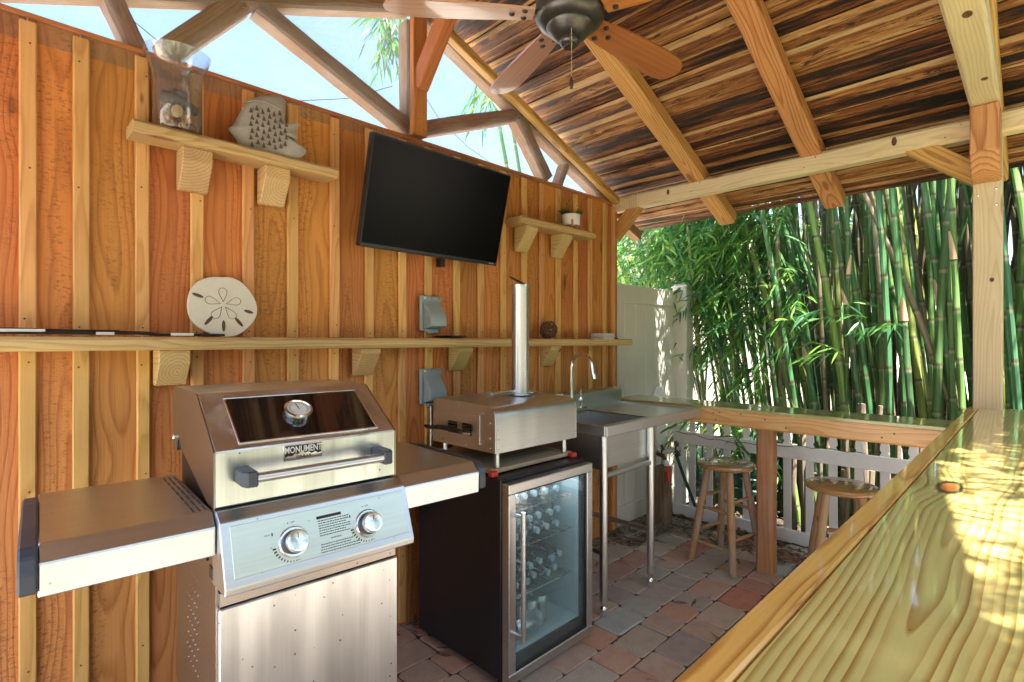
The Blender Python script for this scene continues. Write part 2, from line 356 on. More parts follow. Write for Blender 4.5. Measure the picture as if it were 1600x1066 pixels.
def leaf_mat(name, a, b, c3, tr=.35):
    g = G(name); t = g.t; at = g.n('ShaderNodeAttribute'); at.attribute_name = 'tone'
    c = g.ramp(at.outputs['Fac'], [(0, a), (.5, b), (1, c3)])
    g.set(color=c, rough=.45, spec=.4)
    tl = g.n('ShaderNodeBsdfTranslucent'); g.l(g.hsv(c, .49, 1.1, 1.5), tl.inputs[0])
    m = g.n('ShaderNodeMixShader'); m.inputs[0].default_value = tr
    t.links.new(g.b.outputs[0], m.inputs[1]); t.links.new(tl.outputs[0], m.inputs[2]); t.links.new(m.outputs[0], g.out.inputs[0])
    return g.m
M['leaf'] = leaf_mat('bamboo_leaf', (.030, .115, .065), (.075, .22, .05), (.22, .36, .06))
M['tree_leaf'] = leaf_mat('tree_leaf', (.03, .08, .02), (.07, .15, .03), (.20, .24, .05))

def grass_mat():
    g = G('lawn'); n = g.noise(g.obj, 2.0, 5, .6); n2 = g.noise(g.obj, 60, 3, .7)
    g.set(color=g.hsv(g.ramp(n, [(.3, (.16, .19, .11)), (.7, (.28, .28, .18))]), .5, 1, g.math('ADD', .6, g.math('MULTIPLY', n2, .8))), rough=.9)
    g.bump(n2, .8, .03); return g.m
M['grass'] = grass_mat()
M['soil'] = flat('dark_soil', (.045, .034, .025), .95, n=.5, scale=12, bump=.6)
M['sand'] = flat('pale_shell_ground', (.55, .49, .41), .95, n=.15, scale=3, bump=.3)
M['patio'] = flat('weathered_patio', (.17, .16, .14), .85, n=.2, scale=3)
M['concrete'] = flat('pale_concrete', (.36, .35, .32), .85, n=.1, scale=3)

# ---------------------------------------------------------------- object helpers
WM = {}
def link(o, parent=None, mat4=None):
    COL.objects.link(o); mat4 = mat4 or Matrix()
    if parent:
        o.parent = parent; o.matrix_basis = WM[parent.name].inverted() @ mat4
    else: o.matrix_basis = mat4
    WM[o.name] = mat4; return o
def tag(o, label=None, cat=None, group=None, kind=None):
    if label: o['label'] = label
    if cat: o['category'] = cat
    if group: o['group'] = group
    if kind: o['kind'] = kind
    return o
def thing(name, loc, label, cat, rz=0, group=None):
    o = bpy.data.objects.new(name, None); o.empty_display_size = .1
    link(o, None, Matrix.Translation(loc) @ Matrix.Rotation(rz, 4, 'Z')); return tag(o, label, cat, group)

class MB:
    """collects shapes in one mesh"""
    def __init__(s): s.bm = bmesh.new()
    def box(s, x0, x1, y0, y1, z0, z1, bev=0, T=None, seg=1):
        r = bmesh.ops.create_cube(s.bm, size=1); v = r['verts']
        for q in v: q.co = Vector(((x0 + x1) / 2 + q.co.x * (x1 - x0), (y0 + y1) / 2 + q.co.y * (y1 - y0), (z0 + z1) / 2 + q.co.z * (z1 - z0)))
        if bev:
            es = list({e for q in v for e in q.link_edges})
            rr = bmesh.ops.bevel(s.bm, geom=es, offset=bev, segments=seg, affect='EDGES', profile=.6)
            v = list({q for f in rr['faces'] for q in f.verts} | {q for q in v if q.is_valid})
        if T: bmesh.ops.transform(s.bm, matrix=T, verts=v)
        return s
    def prism(s, pts, axis, a, b, T=None, bev=0):
        """polygon pts in the plane across `axis`, extruded from a to b"""
        def P(p, h): return {'x': (h, p[0], p[1]), 'y': (p[0], h, p[1]), 'z': (p[0], p[1], h)}[axis]
        A = [s.bm.verts.new(P(p, a)) for p in pts]; B = [s.bm.verts.new(P(p, b)) for p in pts]
        n = len(pts); fs = [s.bm.faces.new(A), s.bm.faces.new(B[::-1])]
        for i in range(n): fs.append(s.bm.faces.new((A[i], B[i], B[(i + 1) % n], A[(i + 1) % n])))
        bmesh.ops.recalc_face_normals(s.bm, faces=fs)
        v = A + B
        if bev:
            rr = bmesh.ops.bevel(s.bm, geom=list({e for q in v for e in q.link_edges}), offset=bev, segments=1, affect='EDGES')
            v = list({q for f in rr['faces'] for q in f.verts} | {q for q in v if q.is_valid})
        if T: bmesh.ops.transform(s.bm, matrix=T, verts=v)
        return s
    def tube(s, pts, r, seg=8, caps=True):
        pts = [Vector(p) for p in pts]; rr = r if isinstance(r, (list, tuple)) else [r] * len(pts)
        rings = []; prev = None
        for i, p in enumerate(pts):
            d = (pts[min(i + 1, len(pts) - 1)] - pts[max(i - 1, 0)]).normalized()
            if prev is None:
                u = d.orthogonal().normalized()
            else:
                u = (prev - d * prev.dot(d)).normalized()
            prev = u; w = d.cross(u)
            rings.append([s.bm.verts.new(p + (u * math.cos(2 * math.pi * k / seg) + w * math.sin(2 * math.pi * k / seg)) * rr[i]) for k in range(seg)])
        for A, B in zip(rings, rings[1:]):
            for k in range(seg): s.bm.faces.new((A[k], A[(k + 1) % seg], B[(k + 1) % seg], B[k]))
        if caps: s.bm.faces.new(rings[0][::-1]); s.bm.faces.new(rings[-1])
        return s
    def lathe(s, prof, seg=24, T=None, cap=True):
        rings = [[s.bm.verts.new((r * math.cos(2 * math.pi * k / seg), r * math.sin(2 * math.pi * k / seg), z)) for k in range(seg)] for r, z in prof]
        for A, B in zip(rings, rings[1:]):
            for k in range(seg): s.bm.faces.new((A[k], A[(k + 1) % seg], B[(k + 1) % seg], B[k]))
        if cap:
            if prof[0][0] > 1e-4: s.bm.faces.new(rings[0][::-1])
            if prof[-1][0] > 1e-4: s.bm.faces.new(rings[-1])
        v = [q for r_ in rings for q in r_]
        if T: bmesh.ops.transform(s.bm, matrix=T, verts=v)
        return s
    def poly(s, co, faces):
        v = [s.bm.verts.new(c) for c in co]
        for f in faces: s.bm.faces.new([v[i] for i in f])
        return s
    def mesh(s, name, mat, smooth=False):
        bmesh.ops.remove_doubles(s.bm, verts=s.bm.verts, dist=1e-6)
        bmesh.ops.recalc_face_normals(s.bm, faces=s.bm.faces)
        me = bpy.data.meshes.new(name); s.bm.to_mesh(me); s.bm.free()
        for m in (mat if isinstance(mat, (list, tuple)) else [mat]): me.materials.append(M[m])
        if smooth:
            me.polygons.foreach_set('use_smooth', [True] * len(me.polygons)); me.set_sharp_from_angle(angle=R(38))
        return me
    def build(s, name, mat, parent=None, T=None, smooth=False, kind=None):
        """vertices are in the parent's frame unless T (world) is given"""
        me = s.mesh(name, mat, smooth); o = bpy.data.objects.new(name, me)
        link(o, parent, T if T is not None else (WM[parent.name] if parent else Matrix()))
        if kind: o['kind'] = kind
        return o

def frame(p0, p1, up=(0, 0, 1)):
    p0 = Vector(p0); p1 = Vector(p1); x = (p1 - p0).normalized(); up = Vector(up)
    y = up.cross(x)
    if y.length < 1e-4: y = Vector((0, 1, 0)).cross(x)
    y.normalize(); z = x.cross(y)
    return Matrix(((x.x, y.x, z.x, 0), (x.y, y.y, z.y, 0), (x.z, y.z, z.z, 0), (0, 0, 0, 1)))
def board(name, p0, p1, w, t, mat, parent=None, up=(0, 0, 1), bev=.003, rough=0, seed=0, n=0, label=None):
    """lumber from p0 to p1 (centre line): width w across, thickness t along up; its grain follows its length"""
    p0 = Vector(p0); p1 = Vector(p1); L = (p1 - p0).length
    T = Matrix.Translation((p0 + p1) / 2) @ frame(p0, p1, up)
    m = MB()
    if not rough: m.box(-L / 2, L / 2, -w / 2, w / 2, -t / 2, t / 2, bev)
    else:
        rr = random.Random(seed); n = n or 10; rings = []
        for i in range(n + 1):
            x = -L / 2 + L * i / n
            a = w / 2 + rough * (noise.noise((x * 2.1, seed * 3.7, 0)) * 1.6); b = w / 2 + rough * (noise.noise((x * 1.7, seed * 5.1, 9)) * 1.6)
            dz = rough * .5 * noise.noise((x * .8, seed * 2.3, 4)); c = min(bev * 2, t * .3) * (1 + .6 * rr.random())
            rings.append([m.bm.verts.new(q) for q in ((x, -a, -t / 2 + c + dz), (x, -a + c, -t / 2 + dz), (x, b - c, -t / 2 + dz), (x, b, -t / 2 + c + dz),
                                                      (x, b, t / 2 - c + dz), (x, b - c, t / 2 + dz), (x, -a + c, t / 2 + dz), (x, -a, t / 2 - c + dz))])
        for A, B in zip(rings, rings[1:]):
            for k in range(8): m.bm.faces.new((A[k], A[(k + 1) % 8], B[(k + 1) % 8], B[k]))
        m.bm.faces.new(rings[0][::-1]); m.bm.faces.new(rings[-1])
    o = m.build(name, mat, parent, T)
    if label: o['label'] = label
    return o
def rot_to(d): return Vector(d).to_track_quat('Z', 'Y').to_matrix().to_4x4()
def text(name, s, size, mat, parent, T, ext=.0006, align='CENTER', sx=1, bold=0):
    c = bpy.data.curves.new(name, 'FONT'); c.body = s; c.size = size; c.extrude = ext; c.align_x = align; c.align_y = 'CENTER'; c.offset = bold
    c.resolution_u = 2
    o = bpy.data.objects.new(name + '_tmp', c); COL.objects.link(o); dg = bpy.context.evaluated_depsgraph_get()
    me = bpy.data.meshes.new_from_object(o.evaluated_get(dg)); bpy.data.objects.remove(o)
    me.name = name; me.materials.clear(); me.materials.append(M[mat]); me.transform(Matrix.Diagonal((sx, 1, 1, 1)))
    q = bpy.data.objects.new(name, me); return link(q, parent, T)

# ================================================================ GROUND
def sheet(name, x0, x1, y0, y1, z, mat, nx=1, ny=1):
    m = MB(); co = []; f = []
    for j in range(ny + 1):
        for i in range(nx + 1): co.append((x0 + (x1 - x0) * i / nx, y0 + (y1 - y0) * j / ny, z))
    for j in range(ny):
        for i in range(nx): a = j * (nx + 1) + i; f.append((a, a + 1, a + nx + 2, a + nx + 1))
    return tag(m.poly(co, f).build(name, mat), kind='structure')
sheet('ground', -150, 250, -150, 250, -.035, 'sand')
sheet('lawn', -30, 9, -30, -1.25, -.022, 'grass')
sheet('patio', -9, 3.60, -1.25, -.62, -.012, 'patio')
sheet('patio_side', -9, -1.0, -.62, 9, -.014, 'concrete')
sheet('soil_strip', -1.0, 3.62, 2.10, 2.9, -.009, 'soil')
sheet('soil_bed', 3.62, 7.2, -3.2, 3.6, -.012, 'soil')
pav = tag(MB().box(-1.0, 3.74, -.62, 2.16, -.03, -.006).build('pavement', 'gap'), kind='structure')
def paver_mesh(w, d, seed):
    rr = random.Random(seed); m = MB(); n = 16; pts = []
    for sx, sy in ((1, 1), (-1, 1), (-1, -1), (1, -1)):                   # a tumbled outline with rounded, chipped corners
        c = rr.uniform(.010, .019); q = [(w / 2, d / 2 - c), (w / 2 - c * .3, d / 2 - c * .3), (w / 2 - c, d / 2), (rr.uniform(-.02, .02), d / 2)]
        if sx * sy < 0: q = [(w / 2 - c, d / 2), (w / 2 - c * .3, d / 2 - c * .3), (w / 2, d / 2 - c), (w / 2, rr.uniform(-.02, .02))]
        pts += [(sx * (x_ + rr.uniform(-.0015, .0015)), sy * (y_ + rr.uniform(-.0015, .0015))) for x_, y_ in q]
    lo = [m.bm.verts.new((x, y, -.02)) for x, y in pts]
    mi = [m.bm.verts.new((x, y, -.006)) for x, y in pts]
    hi = [m.bm.verts.new((x * .955, y * .945, rr.uniform(-.0015, .001))) for x, y in pts]
    for A, B in ((lo, mi), (mi, hi)):
        for k in range(n): m.bm.faces.new((A[k], A[(k + 1) % n], B[(k + 1) % n], B[k]))
    m.bm.faces.new(hi); return m.mesh('paver', 'paver')
PM = {('s', i): paver_mesh(.153, .158, i) for i in range(6)}
PM.update({('l', i): paver_mesh(.230, .158, 50 + i) for i in range(6)})
rest = []
prow = random.Random(5)
for j in range(0, 17):
    yc = 2.09 - .1625 * j + .0
    x = -1.0 + prow.uniform(0, .2); k = prow.random() < .5
    if abs(yc - 1.525) < .08: pass
    while x < 3.70:
        kind = 'l' if (k if prow.random() < .8 else not k) else 's'; w = .235 if kind == 'l' else .158; k = not k
        if x + w > 3.80: break
        c = (x + w / 2, yc, prow.uniform(-.002, .002)); me = PM[(kind, prow.randrange(6))]
        ang = prow.uniform(-.02, .02) + (math.pi if prow.random() < .5 else 0)
        if .28 < yc < 2.13 and c[0] > .95 and (c[0] > 1.4 or yc > 1.2):
            o = bpy.data.objects.new('paver', me); link(o, pav, Matrix.Translation(c) @ Matrix.Rotation(ang, 4, 'Z'))
        else: rest.append((me, Matrix.Translation(c) @ Matrix.Rotation(ang, 4, 'Z')))
        x += w
bm = bmesh.new()
for me, T in rest:
    n0 = len(bm.verts); bm.from_mesh(me); bm.verts.ensure_lookup_table(); bmesh.ops.transform(bm, matrix=T, verts=bm.verts[n0:])
me = bpy.data.meshes.new('paving_beyond'); bm.to_mesh(me); bm.free(); me.materials.append(M['paver'])
tag(link(bpy.data.objects.new('paving_beyond', me), pav), kind='stuff')

# ================================================================ BOARD AND BATTEN WALL
YW = 2.14
wall = thing('board_and_batten_wall', (1.4, YW, 0), 'tall orange stained board and batten wooden wall behind the grill', 'wall')
bats = [-.26, -.09, .092, .216, .378, .54, .713, .882, 1.056, 1.22, 1.396, 1.55, 1.725, 1.89, 2.06, 2.23, 2.38, 2.535, 2.71, 2.87, 3.03]
edges = [-.42] + bats + [3.10]
for i, (a, b) in enumerate(zip(edges, edges[1:])):
    z0 = .002 + .006 * rnd.random()
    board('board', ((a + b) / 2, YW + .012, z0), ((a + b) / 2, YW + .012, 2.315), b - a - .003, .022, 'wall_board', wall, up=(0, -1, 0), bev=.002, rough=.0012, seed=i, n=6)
for i, x in enumerate(bats):
    w = .043 + rnd.uniform(-.004, .004); dx = rnd.uniform(-.004, .004)
    yb = YW - .0085
    board('batten', (x, yb, .02 + .03 * rnd.random()), (x, yb, 1.318), w, .016, 'batten', wall, up=(0, -1, 0), bev=.0015, rough=.001, seed=100 + i, n=6)
    board('batten', (x + dx, yb, 1.366), (x + dx, yb, 2.30), w, .016, 'batten', wall, up=(0, -1, 0), bev=.0015, rough=.001, seed=200 + i, n=6)
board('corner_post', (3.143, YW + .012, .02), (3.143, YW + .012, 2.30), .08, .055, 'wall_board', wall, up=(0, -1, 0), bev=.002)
board('corner_batten', (3.12, YW - .0245, .03), (3.12, YW - .0245, 2.29), .03, .016, 'batten', wall, up=(0, -1, 0), bev=.0015)
board('top_plate', (-.42, YW + .03, 2.325), (3.18, YW + .03, 2.325), .07, .016, 'post_wood', wall)
nl = MB()
for x in bats:
    for z in (.35, .9, 1.28, 1.40, 1.85, 2.24):
        nl.lathe([(.003, 0), (.003, .0012)], 6, Matrix.Translation((x + rnd.uniform(-.008, .008) - 1.4, -.0166, z + rnd.uniform(-.02, .02))) @ rot_to((0, -1, 0)))
nl.build('nail_heads', 'carve', wall, kind='stuff')

# ================================================================ SHELVES
def shelf(name, x0, x1, yf, z0, z1, brs, label, bh=.135, slant=()):
    t = thing(name, ((x0 + x1) / 2, YW, z0), label, 'shelf')
    o = board('plank', (x0, (yf + YW - .018) / 2, (z0 + z1) / 2), (x1, (yf + YW - .018) / 2, (z0 + z1) / 2), YW - .018 - yf, z1 - z0, 'shelf', t, bev=.004, rough=.002, seed=int(x0 * 10), n=14)
    for i, x in enumerate(brs):
        w = .092
        m = MB(); ya = yf + .035; yb = YW - .018
        m.prism([(ya, 0), (yb, 0), (yb, -bh), (yb - .018, -bh), (ya, -.022)] if i in slant else [(ya, 0), (yb, 0), (yb, -bh), (ya + .058, -bh), (ya, -.045)], 'x', -w / 2, w / 2, bev=.003)
        T = Matrix.Translation((x, 0, z0))
        # end grain towards the room: grain axis along y
        RT = Matrix.Rotation(R(-90), 4, 'Z')
        me = m.mesh('bracket', 'shelf'); me.transform(RT); b = bpy.data.objects.new('bracket', me); link(b, t, T @ RT.inverted())
    return t
shelf('upper_shelf', .33, 1.012, 2.0, 2.008, 2.048, [.518, .786], 'short upper plank shelf at left holding the glass vase and ceramic fish')
shelf('upper_shelf', 2.068, 2.74, 1.985, 1.997, 2.035, [2.185, 2.50], 'short upper plank shelf right of the television holding a potted plant', slant=(0, 1))
shelf('long_shelf', -.42, 3.184, 2.0, 1.320, 1.3625, [.45, 1.18, 1.71, 2.41], 'long plank shelf running the whole wall above the grill', .12, slant=(1, 2, 3))

# ================================================================ GABLE TRUSS AND CLEAR SHEET
PK = 1.5
def zr(x): return 2.955 - .395 * abs(x - PK)                             # underside of the gable rafters
tr = thing('gable_truss', (PK, 2.19, 2.33), 'weathered timber truss closing the gable above the wooden wall', 'truss')
def stick(name, a, b, w, y0=2.15, y1=2.235, mat='weathered', **k):
    return board(name, (a[0], (y0 + y1) / 2, a[1]), (b[0], (y0 + y1) / 2, b[1]), w, y1 - y0, mat, tr, up=(0, 1, 0), bev=.004, rough=.004, seed=int(a[0] * 31 + b[1] * 17), n=12, **k)
stick('rafter', (-.42, zr(-.42) + .05), (PK - .05, zr(PK) + .03), .10)
stick('rafter', (3.42, zr(3.42) + .05), (PK + .05, zr(PK) + .03), .10)
stick('king_post', (1.485, 2.334), (1.485, 2.90), .09)
stick('web', (1.45, 2.385), (.76, 2.665), .075)
stick('web', (1.535, 2.40), (2.20, 2.675), .075)
stick('web', (.70, 2.65), (.45, 2.36), .085)
stick('web', (2.23, 2.66), (2.485, 2.36), .085)
stick('web', (.37, 2.335), (.29, 2.50), .06)
stick('web', (2.59, 2.335), (2.66, 2.48), .045)
board('inner_post', (1.465, 2.095, 2.325), (1.465, 2.095, 2.95), .078, .035, 'post_wood', tr, up=(0, -1, 0), bev=.003)
board('inner_rafter', (1.56, 2.105, 2.93), (3.19, 2.105, zr(3.19) + .032), .05, .05, 'rafter', tr, up=(0, -1, 0), bev=.003, rough=.003, seed=4)
board('knee_brace', (1.465, 2.09, 2.56), (1.465, 1.83, 2.86), .085, .06, 'post_wood', tr, up=(1, 0, 0), bev=.004)
pn = tag(MB().poly([(-.40, 2.138, 2.335), (3.18, 2.138, 2.335), (3.18, 2.138, zr(3.18) + .03), (PK, 2.138, zr(PK) + .03), (-.40, 2.138, zr(-.40) + .03)], [(0, 1, 2, 3, 4)]).build('clear_sheet', 'pane'),
    'clear vinyl weather sheet stretched across the gable opening', 'sheet')
w1 = MB().tube([(.30, 2.26, 2.52), (.52, 2.27, 2.40), (.66, 2.27, 2.36), (.80, 2.26, 2.37), (.95, 2.27, 2.385), (1.2, 2.28, 2.48), (1.44, 2.28, 2.62)], .0016, 5)
tag(w1.build('loose_wire', 'cable'), 'thin loose wire crossing the gable opening above the ceramic fish', 'wire')
w2 = MB().tube([(1.62, 2.29, 2.66), (1.72, 2.29, 2.56), (1.83, 2.29, 2.50), (1.93, 2.29, 2.45), (2.08, 2.29, 2.41), (2.22, 2.29, 2.35)], .0018, 5)
tag(w2.build('loose_wire', 'cable'), 'thin loose wire crossing the gable opening above the television', 'wire')

# ================================================================ ROOF
roof = thing('pavilion_roof', (PK, 1.1, 3.1), 'gable roof of dark rough boards on orange rafters over the bar', 'roof')
SL = .42; cs = 1 / math.sqrt(1 + SL * SL)
def zra(x): return 3.04 - SL * abs(x - PK)                               # underside of the rafters
Y0, Y1 = -.62, 2.32  # near overhang, out of view, lengthened to shade the bar
rb = random.Random(11)
for sgn in (1, -1):
    s_ = 0.02; i = 0
    while s_ < 2.36:
        w = rb.choice((.062, .08, .095, .12)); sc = s_ + w / 2; x = PK + sgn * sc * cs
        z = zra(x) + .098 + .012 + (.013 if i % 2 else rb.uniform(0, .004))
        nrm = Vector((sgn * SL, 0, 1)).normalized()
        T = (x, z)
        q0, q1 = ((x, Y1, z), (x, Y0, z)) if rb.random() < .5 else ((x, Y0, z), (x, Y1, z))
        board('roof_board', q0, q1, w + (.014 if i % 2 else -.006), .014, 'roof', roof, up=nrm, bev=.002, rough=.005, seed=i * 7 + sgn, n=14)
        s_ += w; i += 1
    a = PK; b = PK + sgn * 2.2
    MB().poly([(a, Y0 - .02, zra(a) + .165), (b, Y0 - .02, zra(b) + .165), (b, Y1 + .02, zra(b) + .165), (a, Y1 + .02, zra(a) + .165)], [(0, 1, 2, 3)]).build('shingle_layer', 'shingle', roof, Matrix())
    for y in (.165, .875, 1.52):
        board('rafter', (PK + sgn * .03, y, zra(PK + sgn * .03) + .047), (PK + sgn * 2.13, y, zra(PK + sgn * 2.13) + .047), .105, .09, 'rafter', roof, up=(0, 0, 1), bev=.004, rough=.002, seed=int(y * 50), n=12)
board('ridge_beam', (PK, Y0, 3.06), (PK, 2.14, 3.06), .09, .09, 'post_wood', roof)
# fan hangs from the ridge: a blocking piece
eb = tag(board('eave_beam', (3.19, -.18, 2.312), (3.19, 2.14, 2.312), .09, .098, 'beam', None, bev=.006, rough=.002, seed=3, n=16),
         'long pale pine beam carrying the rafters above the far bar', 'beam')
tag(board('eave_beam', (-.19, -.18, 2.312), (-.19, 2.14, 2.312), .09, .098, 'beam', None, bev=.006), 'pale pine eave beam above the left end of the wall', 'beam')
cp = thing('corner_post', (3.19, .165, 0), 'pale square pine post rising from the end of the near bar', 'post')
board('shaft', (3.19, .165, 0), (3.19, .165, 2.263), .098, .098, 'beam', cp, up=(1, 0, 0), bev=.004)
m = MB(); m.prism([(3.138, 2.352), (2.99, 2.352), (2.995, 2.16), (3.04, 2.075), (3.085, 2.055), (3.138, 2.05)], 'y', .118, .214, bev=.004)
o = m.mesh('knee_block', 'rafter'); RT = Matrix.Rotation(R(90), 4, 'Y')
o.transform(Matrix.Translation((-3.07, -.165, -2.2))); o.transform(RT)
link(bpy.data.objects.new('knee_block', o), cp, Matrix.Translation((3.07, .165, 2.2)) @ RT.inverted())
board('brace', (3.189, .185, 2.085), (3.189, .44, 2.30), .085, .07, 'rafter', cp, up=(1, 0, 0), bev=.003)
cp2 = thing('corner_post', (-.19, .165, 0), 'pale square pine post at the left end of the near bar', 'post')
board('shaft', (-.19, .165, 0), (-.19, .165, 2.263), .098, .098, 'beam', cp2, up=(1, 0, 0))
tag(board('tie_beam', (-.13, .166, 2.40), (3.14, .166, 2.40), .098, .09, 'beam', None, bev=.004, rough=.0015, seed=9, n=10), 'pale knotty pine tie beam running overhead to the corner post', 'beam')
tag(board('corner_brace', (3.19, 2.16, 2.085), (3.19, 1.95, 2.30), .08, .07, 'rafter', None, up=(1, 0, 0), bev=.004), 'short orange diagonal brace under the beam at the wall end', 'brace')
tag(board('corner_brace', (3.23, 2.19, 2.28), (3.56, 2.19, 2.15), .07, .07, 'weathered', None, bev=.004), 'weathered outer rafter stub beyond the wall end', 'brace')
m = MB()
for k in range(4):
    y = 2.0 - .018 * k; h = .051
    m.tube([(3.19 + sx * (h if sx else 0), y + .006 * sz, 2.312 + sz * .054) for sx, sz in ((-1, -1), (-1, 1), (1, 1), (1, -1), (-1, -1))], .0022, 5)
tag(m.build('twine_wrap', 'twine'), 'loops of twine wrapped round the beam near the wall', 'twine')

# screw heads where the timbers meet
def screws(parent, pts, d, r=.005):
    m = MB()
    for p in pts: m.lathe([(r, 0), (r * .9, .0015), (0, .002)], 8, Matrix.Translation(p) @ rot_to(d))
    m.build('screw_heads', 'chrome', parent, Matrix(), kind='stuff')
screws(cp, [(3.1405, .135, z) for z in (2.02, 1.95)] + [(3.1405, .195, 2.0)], (-1, 0, 0))
screws(eb, [(3.1445, y + dy, z) for y in (.875, 1.52, 2.05, .28) for dy, z in ((-.025, 2.335), (.03, 2.29))], (-1, 0, 0), .0045)
screws(tr, [(1.448, 2.077, 2.40), (1.482, 2.077, 2.44), (1.465, 2.077, 2.62), (1.455, 2.077, 2.70), (1.480, 2.077, 2.355)], (0, -1, 0), .004)
screws(tr, [(x, 2.149, z) for x, z in ((.74, 2.66), (.70, 2.62), (2.21, 2.68), (2.25, 2.65), (.45, 2.38), (2.48, 2.38), (1.40, 2.40), (1.56, 2.41))], (0, -1, 0), .004)

M['knot'] = wood('dark_knot', (.16, .07, .03), (.05, .02, .01), ring=.004, knots=0, rough=.6, bump=.1)
tb_ = bpy.data.objects['tie_beam']
def knot(parent, p, nrm, a, b, rz):
    pts = [(a * math.cos(2 * math.pi * k / 18) * (1 + .06 * math.sin(3 * k)), b * math.sin(2 * math.pi * k / 18)) for k in range(18)]
    MB().prism(pts, 'z', -.002, .0007).build('knot', 'knot', parent, Matrix.Translation(p) @ rot_to(nrm) @ Matrix.Rotation(rz, 4, 'Z'))
for x_, y_, a_, b_ in ((1.504, .168, .021, .009), (1.688, .158, .020, .008), (2.26, .150, .014, .007), (1.60, .128, .011, .006), (2.75, .185, .010, .006)):
    knot(tb_, (x_ + .45, y_, 2.3545), (0, 0, -1), a_ * 1.1, b_ * 1.6, 0)
knot(eb, (3.1446, .504, 2.325), (-1, 0, 0), .011, .022, 0); knot(eb, (3.1446, 1.71, 2.318), (-1, 0, 0), .010, .018, 0)
knot(cp, (3.1409, .15, 1.62), (-1, 0, 0), .008, .010, 0)

# ================================================================ CEILING FAN
FX, FY, FZ = 1.5, 1.205, 2.53
fan = thing('ceiling_fan', (FX, FY, FZ), 'dark bronze ceiling fan with five reddish wooden blades under the ridge', 'ceiling fan')
MB().lathe([(.075, .49), (.07, .44), (.03, .42)], 24).build('canopy', 'bronze', fan, smooth=True)
MB().tube([(0, 0, .06), (0, 0, .43)], .014, 12).build('downrod', 'bronze', fan, smooth=True)
MB().lathe([(.02, .10), (.09, .085), (.122, .055), (.124, -.012), (.112, -.030), (.088, -.043), (.06, -.046)], 40).build('motor_housing', 'bronze', fan, smooth=True)
MB().lathe([(.083, -.040), (.085, -.044), (.083, -.050), (.078, -.055), (.066, -.073), (.046, -.085), (.036, -.088), (.037, -.093), (.035, -.103), (.027, -.111), (.022, -.112), (.021, -.117), (0, -.118)], 36).build('switch_cup', 'bronze', fan, smooth=True)
for k, a in enumerate((139.5, 69.5, -6, -78, -150)):
    T = WM[fan.name] @ Matrix.Rotation(R(a), 4, 'Z') @ Matrix.Rotation(R(-11), 4, 'X')
    pts = [(.13, -.045), (.20, -.055), (.35, -.068), (.50, -.073), (.59, -.068), (.635, -.052), (.66, -.022), (.664, .01), (.65, .042), (.62, .062), (.56, .070), (.40, .068), (.22, .055), (.13, .045)]
    b = MB().prism(pts, 'z', -.004, .004).build('blade', 'blade' if k in (2, 3, 4) else 'blade_under', fan, T)
    MB().box(.10, .18, -.02, .02, .004, .010, .002).build('blade_iron', 'bronze', fan, T)
    m = MB()
    for q in ((.165, .03), (.165, -.03), (.21, 0)):
        m.lathe([(.0105, -.004), (.010, -.009), (.004, -.012), (0, -.0122)], 12, Matrix.Translation((q[0], q[1], 0)))
    m.build('screws', 'bronze', b, T, smooth=True, kind='stuff')
cx, cy = .056 * -.7, -.056 * .7
m = MB(); m.tube([(cx, cy, -.062), (cx, cy, -.26)], .0016, 6)
for k in range(34): m.lathe([(0, -.0022), (.0022, 0), (0, .0022)], 5, Matrix.Translation((cx, cy, -.064 - k * .0057)))
pc = m.build('pull_chain', 'chrome', fan)
MB().lathe([(.002, -.250), (.007, -.265), (.008, -.280), (.0055, -.291), (.001, -.293)], 12, Matrix.Translation((cx, cy, 0))).build('chain_fob', 'bronze', pc, WM[fan.name], smooth=True)

# ================================================================ TELEVISION
tl, trt, bl_ = Vector((1.12, 1.92, 2.205)), Vector((1.915, 1.92, 2.20)), Vector((1.12, 2.03, 1.75))
ux = (trt - tl).normalized(); uy = (bl_ - tl).normalized(); nz_ = ux.cross(uy); 
if nz_.y > 0: nz_ = -nz_
uz = nz_; uy2 = uz.cross(ux)
T = Matrix(((ux.x, uy2.x, uz.x, 0), (ux.y, uy2.y, uz.y, 0), (ux.z, uy2.z, uz.z, 0), (0, 0, 0, 1)))
cen = (trt + bl_) / 2
tvT = Matrix.Translation(cen) @ T
tv = bpy.data.objects.new('television', None); link(tv, None, tvT); tag(tv, 'black flat screen television tilted down on the wall above the oven', 'television')
hw, hh = (trt - tl).length / 2, (bl_ - tl).length / 2
m = MB(); m.box(-hw, hw, -hh, hh, -.035, 0, .006, seg=2)
m.build('case', 'tv_case', tv)
MB().box(-hw + .008, hw - .008, -hh + .018, hh - .008, -.002, .0016).build('screen', 'screen', tv)
text('maker_mark', 'INSIGNIA', .0085, 'print_white', tv, tvT @ Matrix.Translation((hw - .04, -hh + .0095, .0005)), .0002)
MB().box(-.10, .10, -.10, .10, -.06, -.035).box(-.02, .02, -.12, .06, -.13, -.06).build('wall_mount', 'black', tv)
m = MB().tube([(1.62, 2.05, 1.80), (1.63, 2.10, 1.76), (1.628, 2.115, 1.70), (1.60, 2.12, 1.66)], .004, 6)
MB().box(1.60, 1.625, 2.095, 2.135, 1.72, 1.76, .002).build('cable_plug', 'black', tv, Matrix())

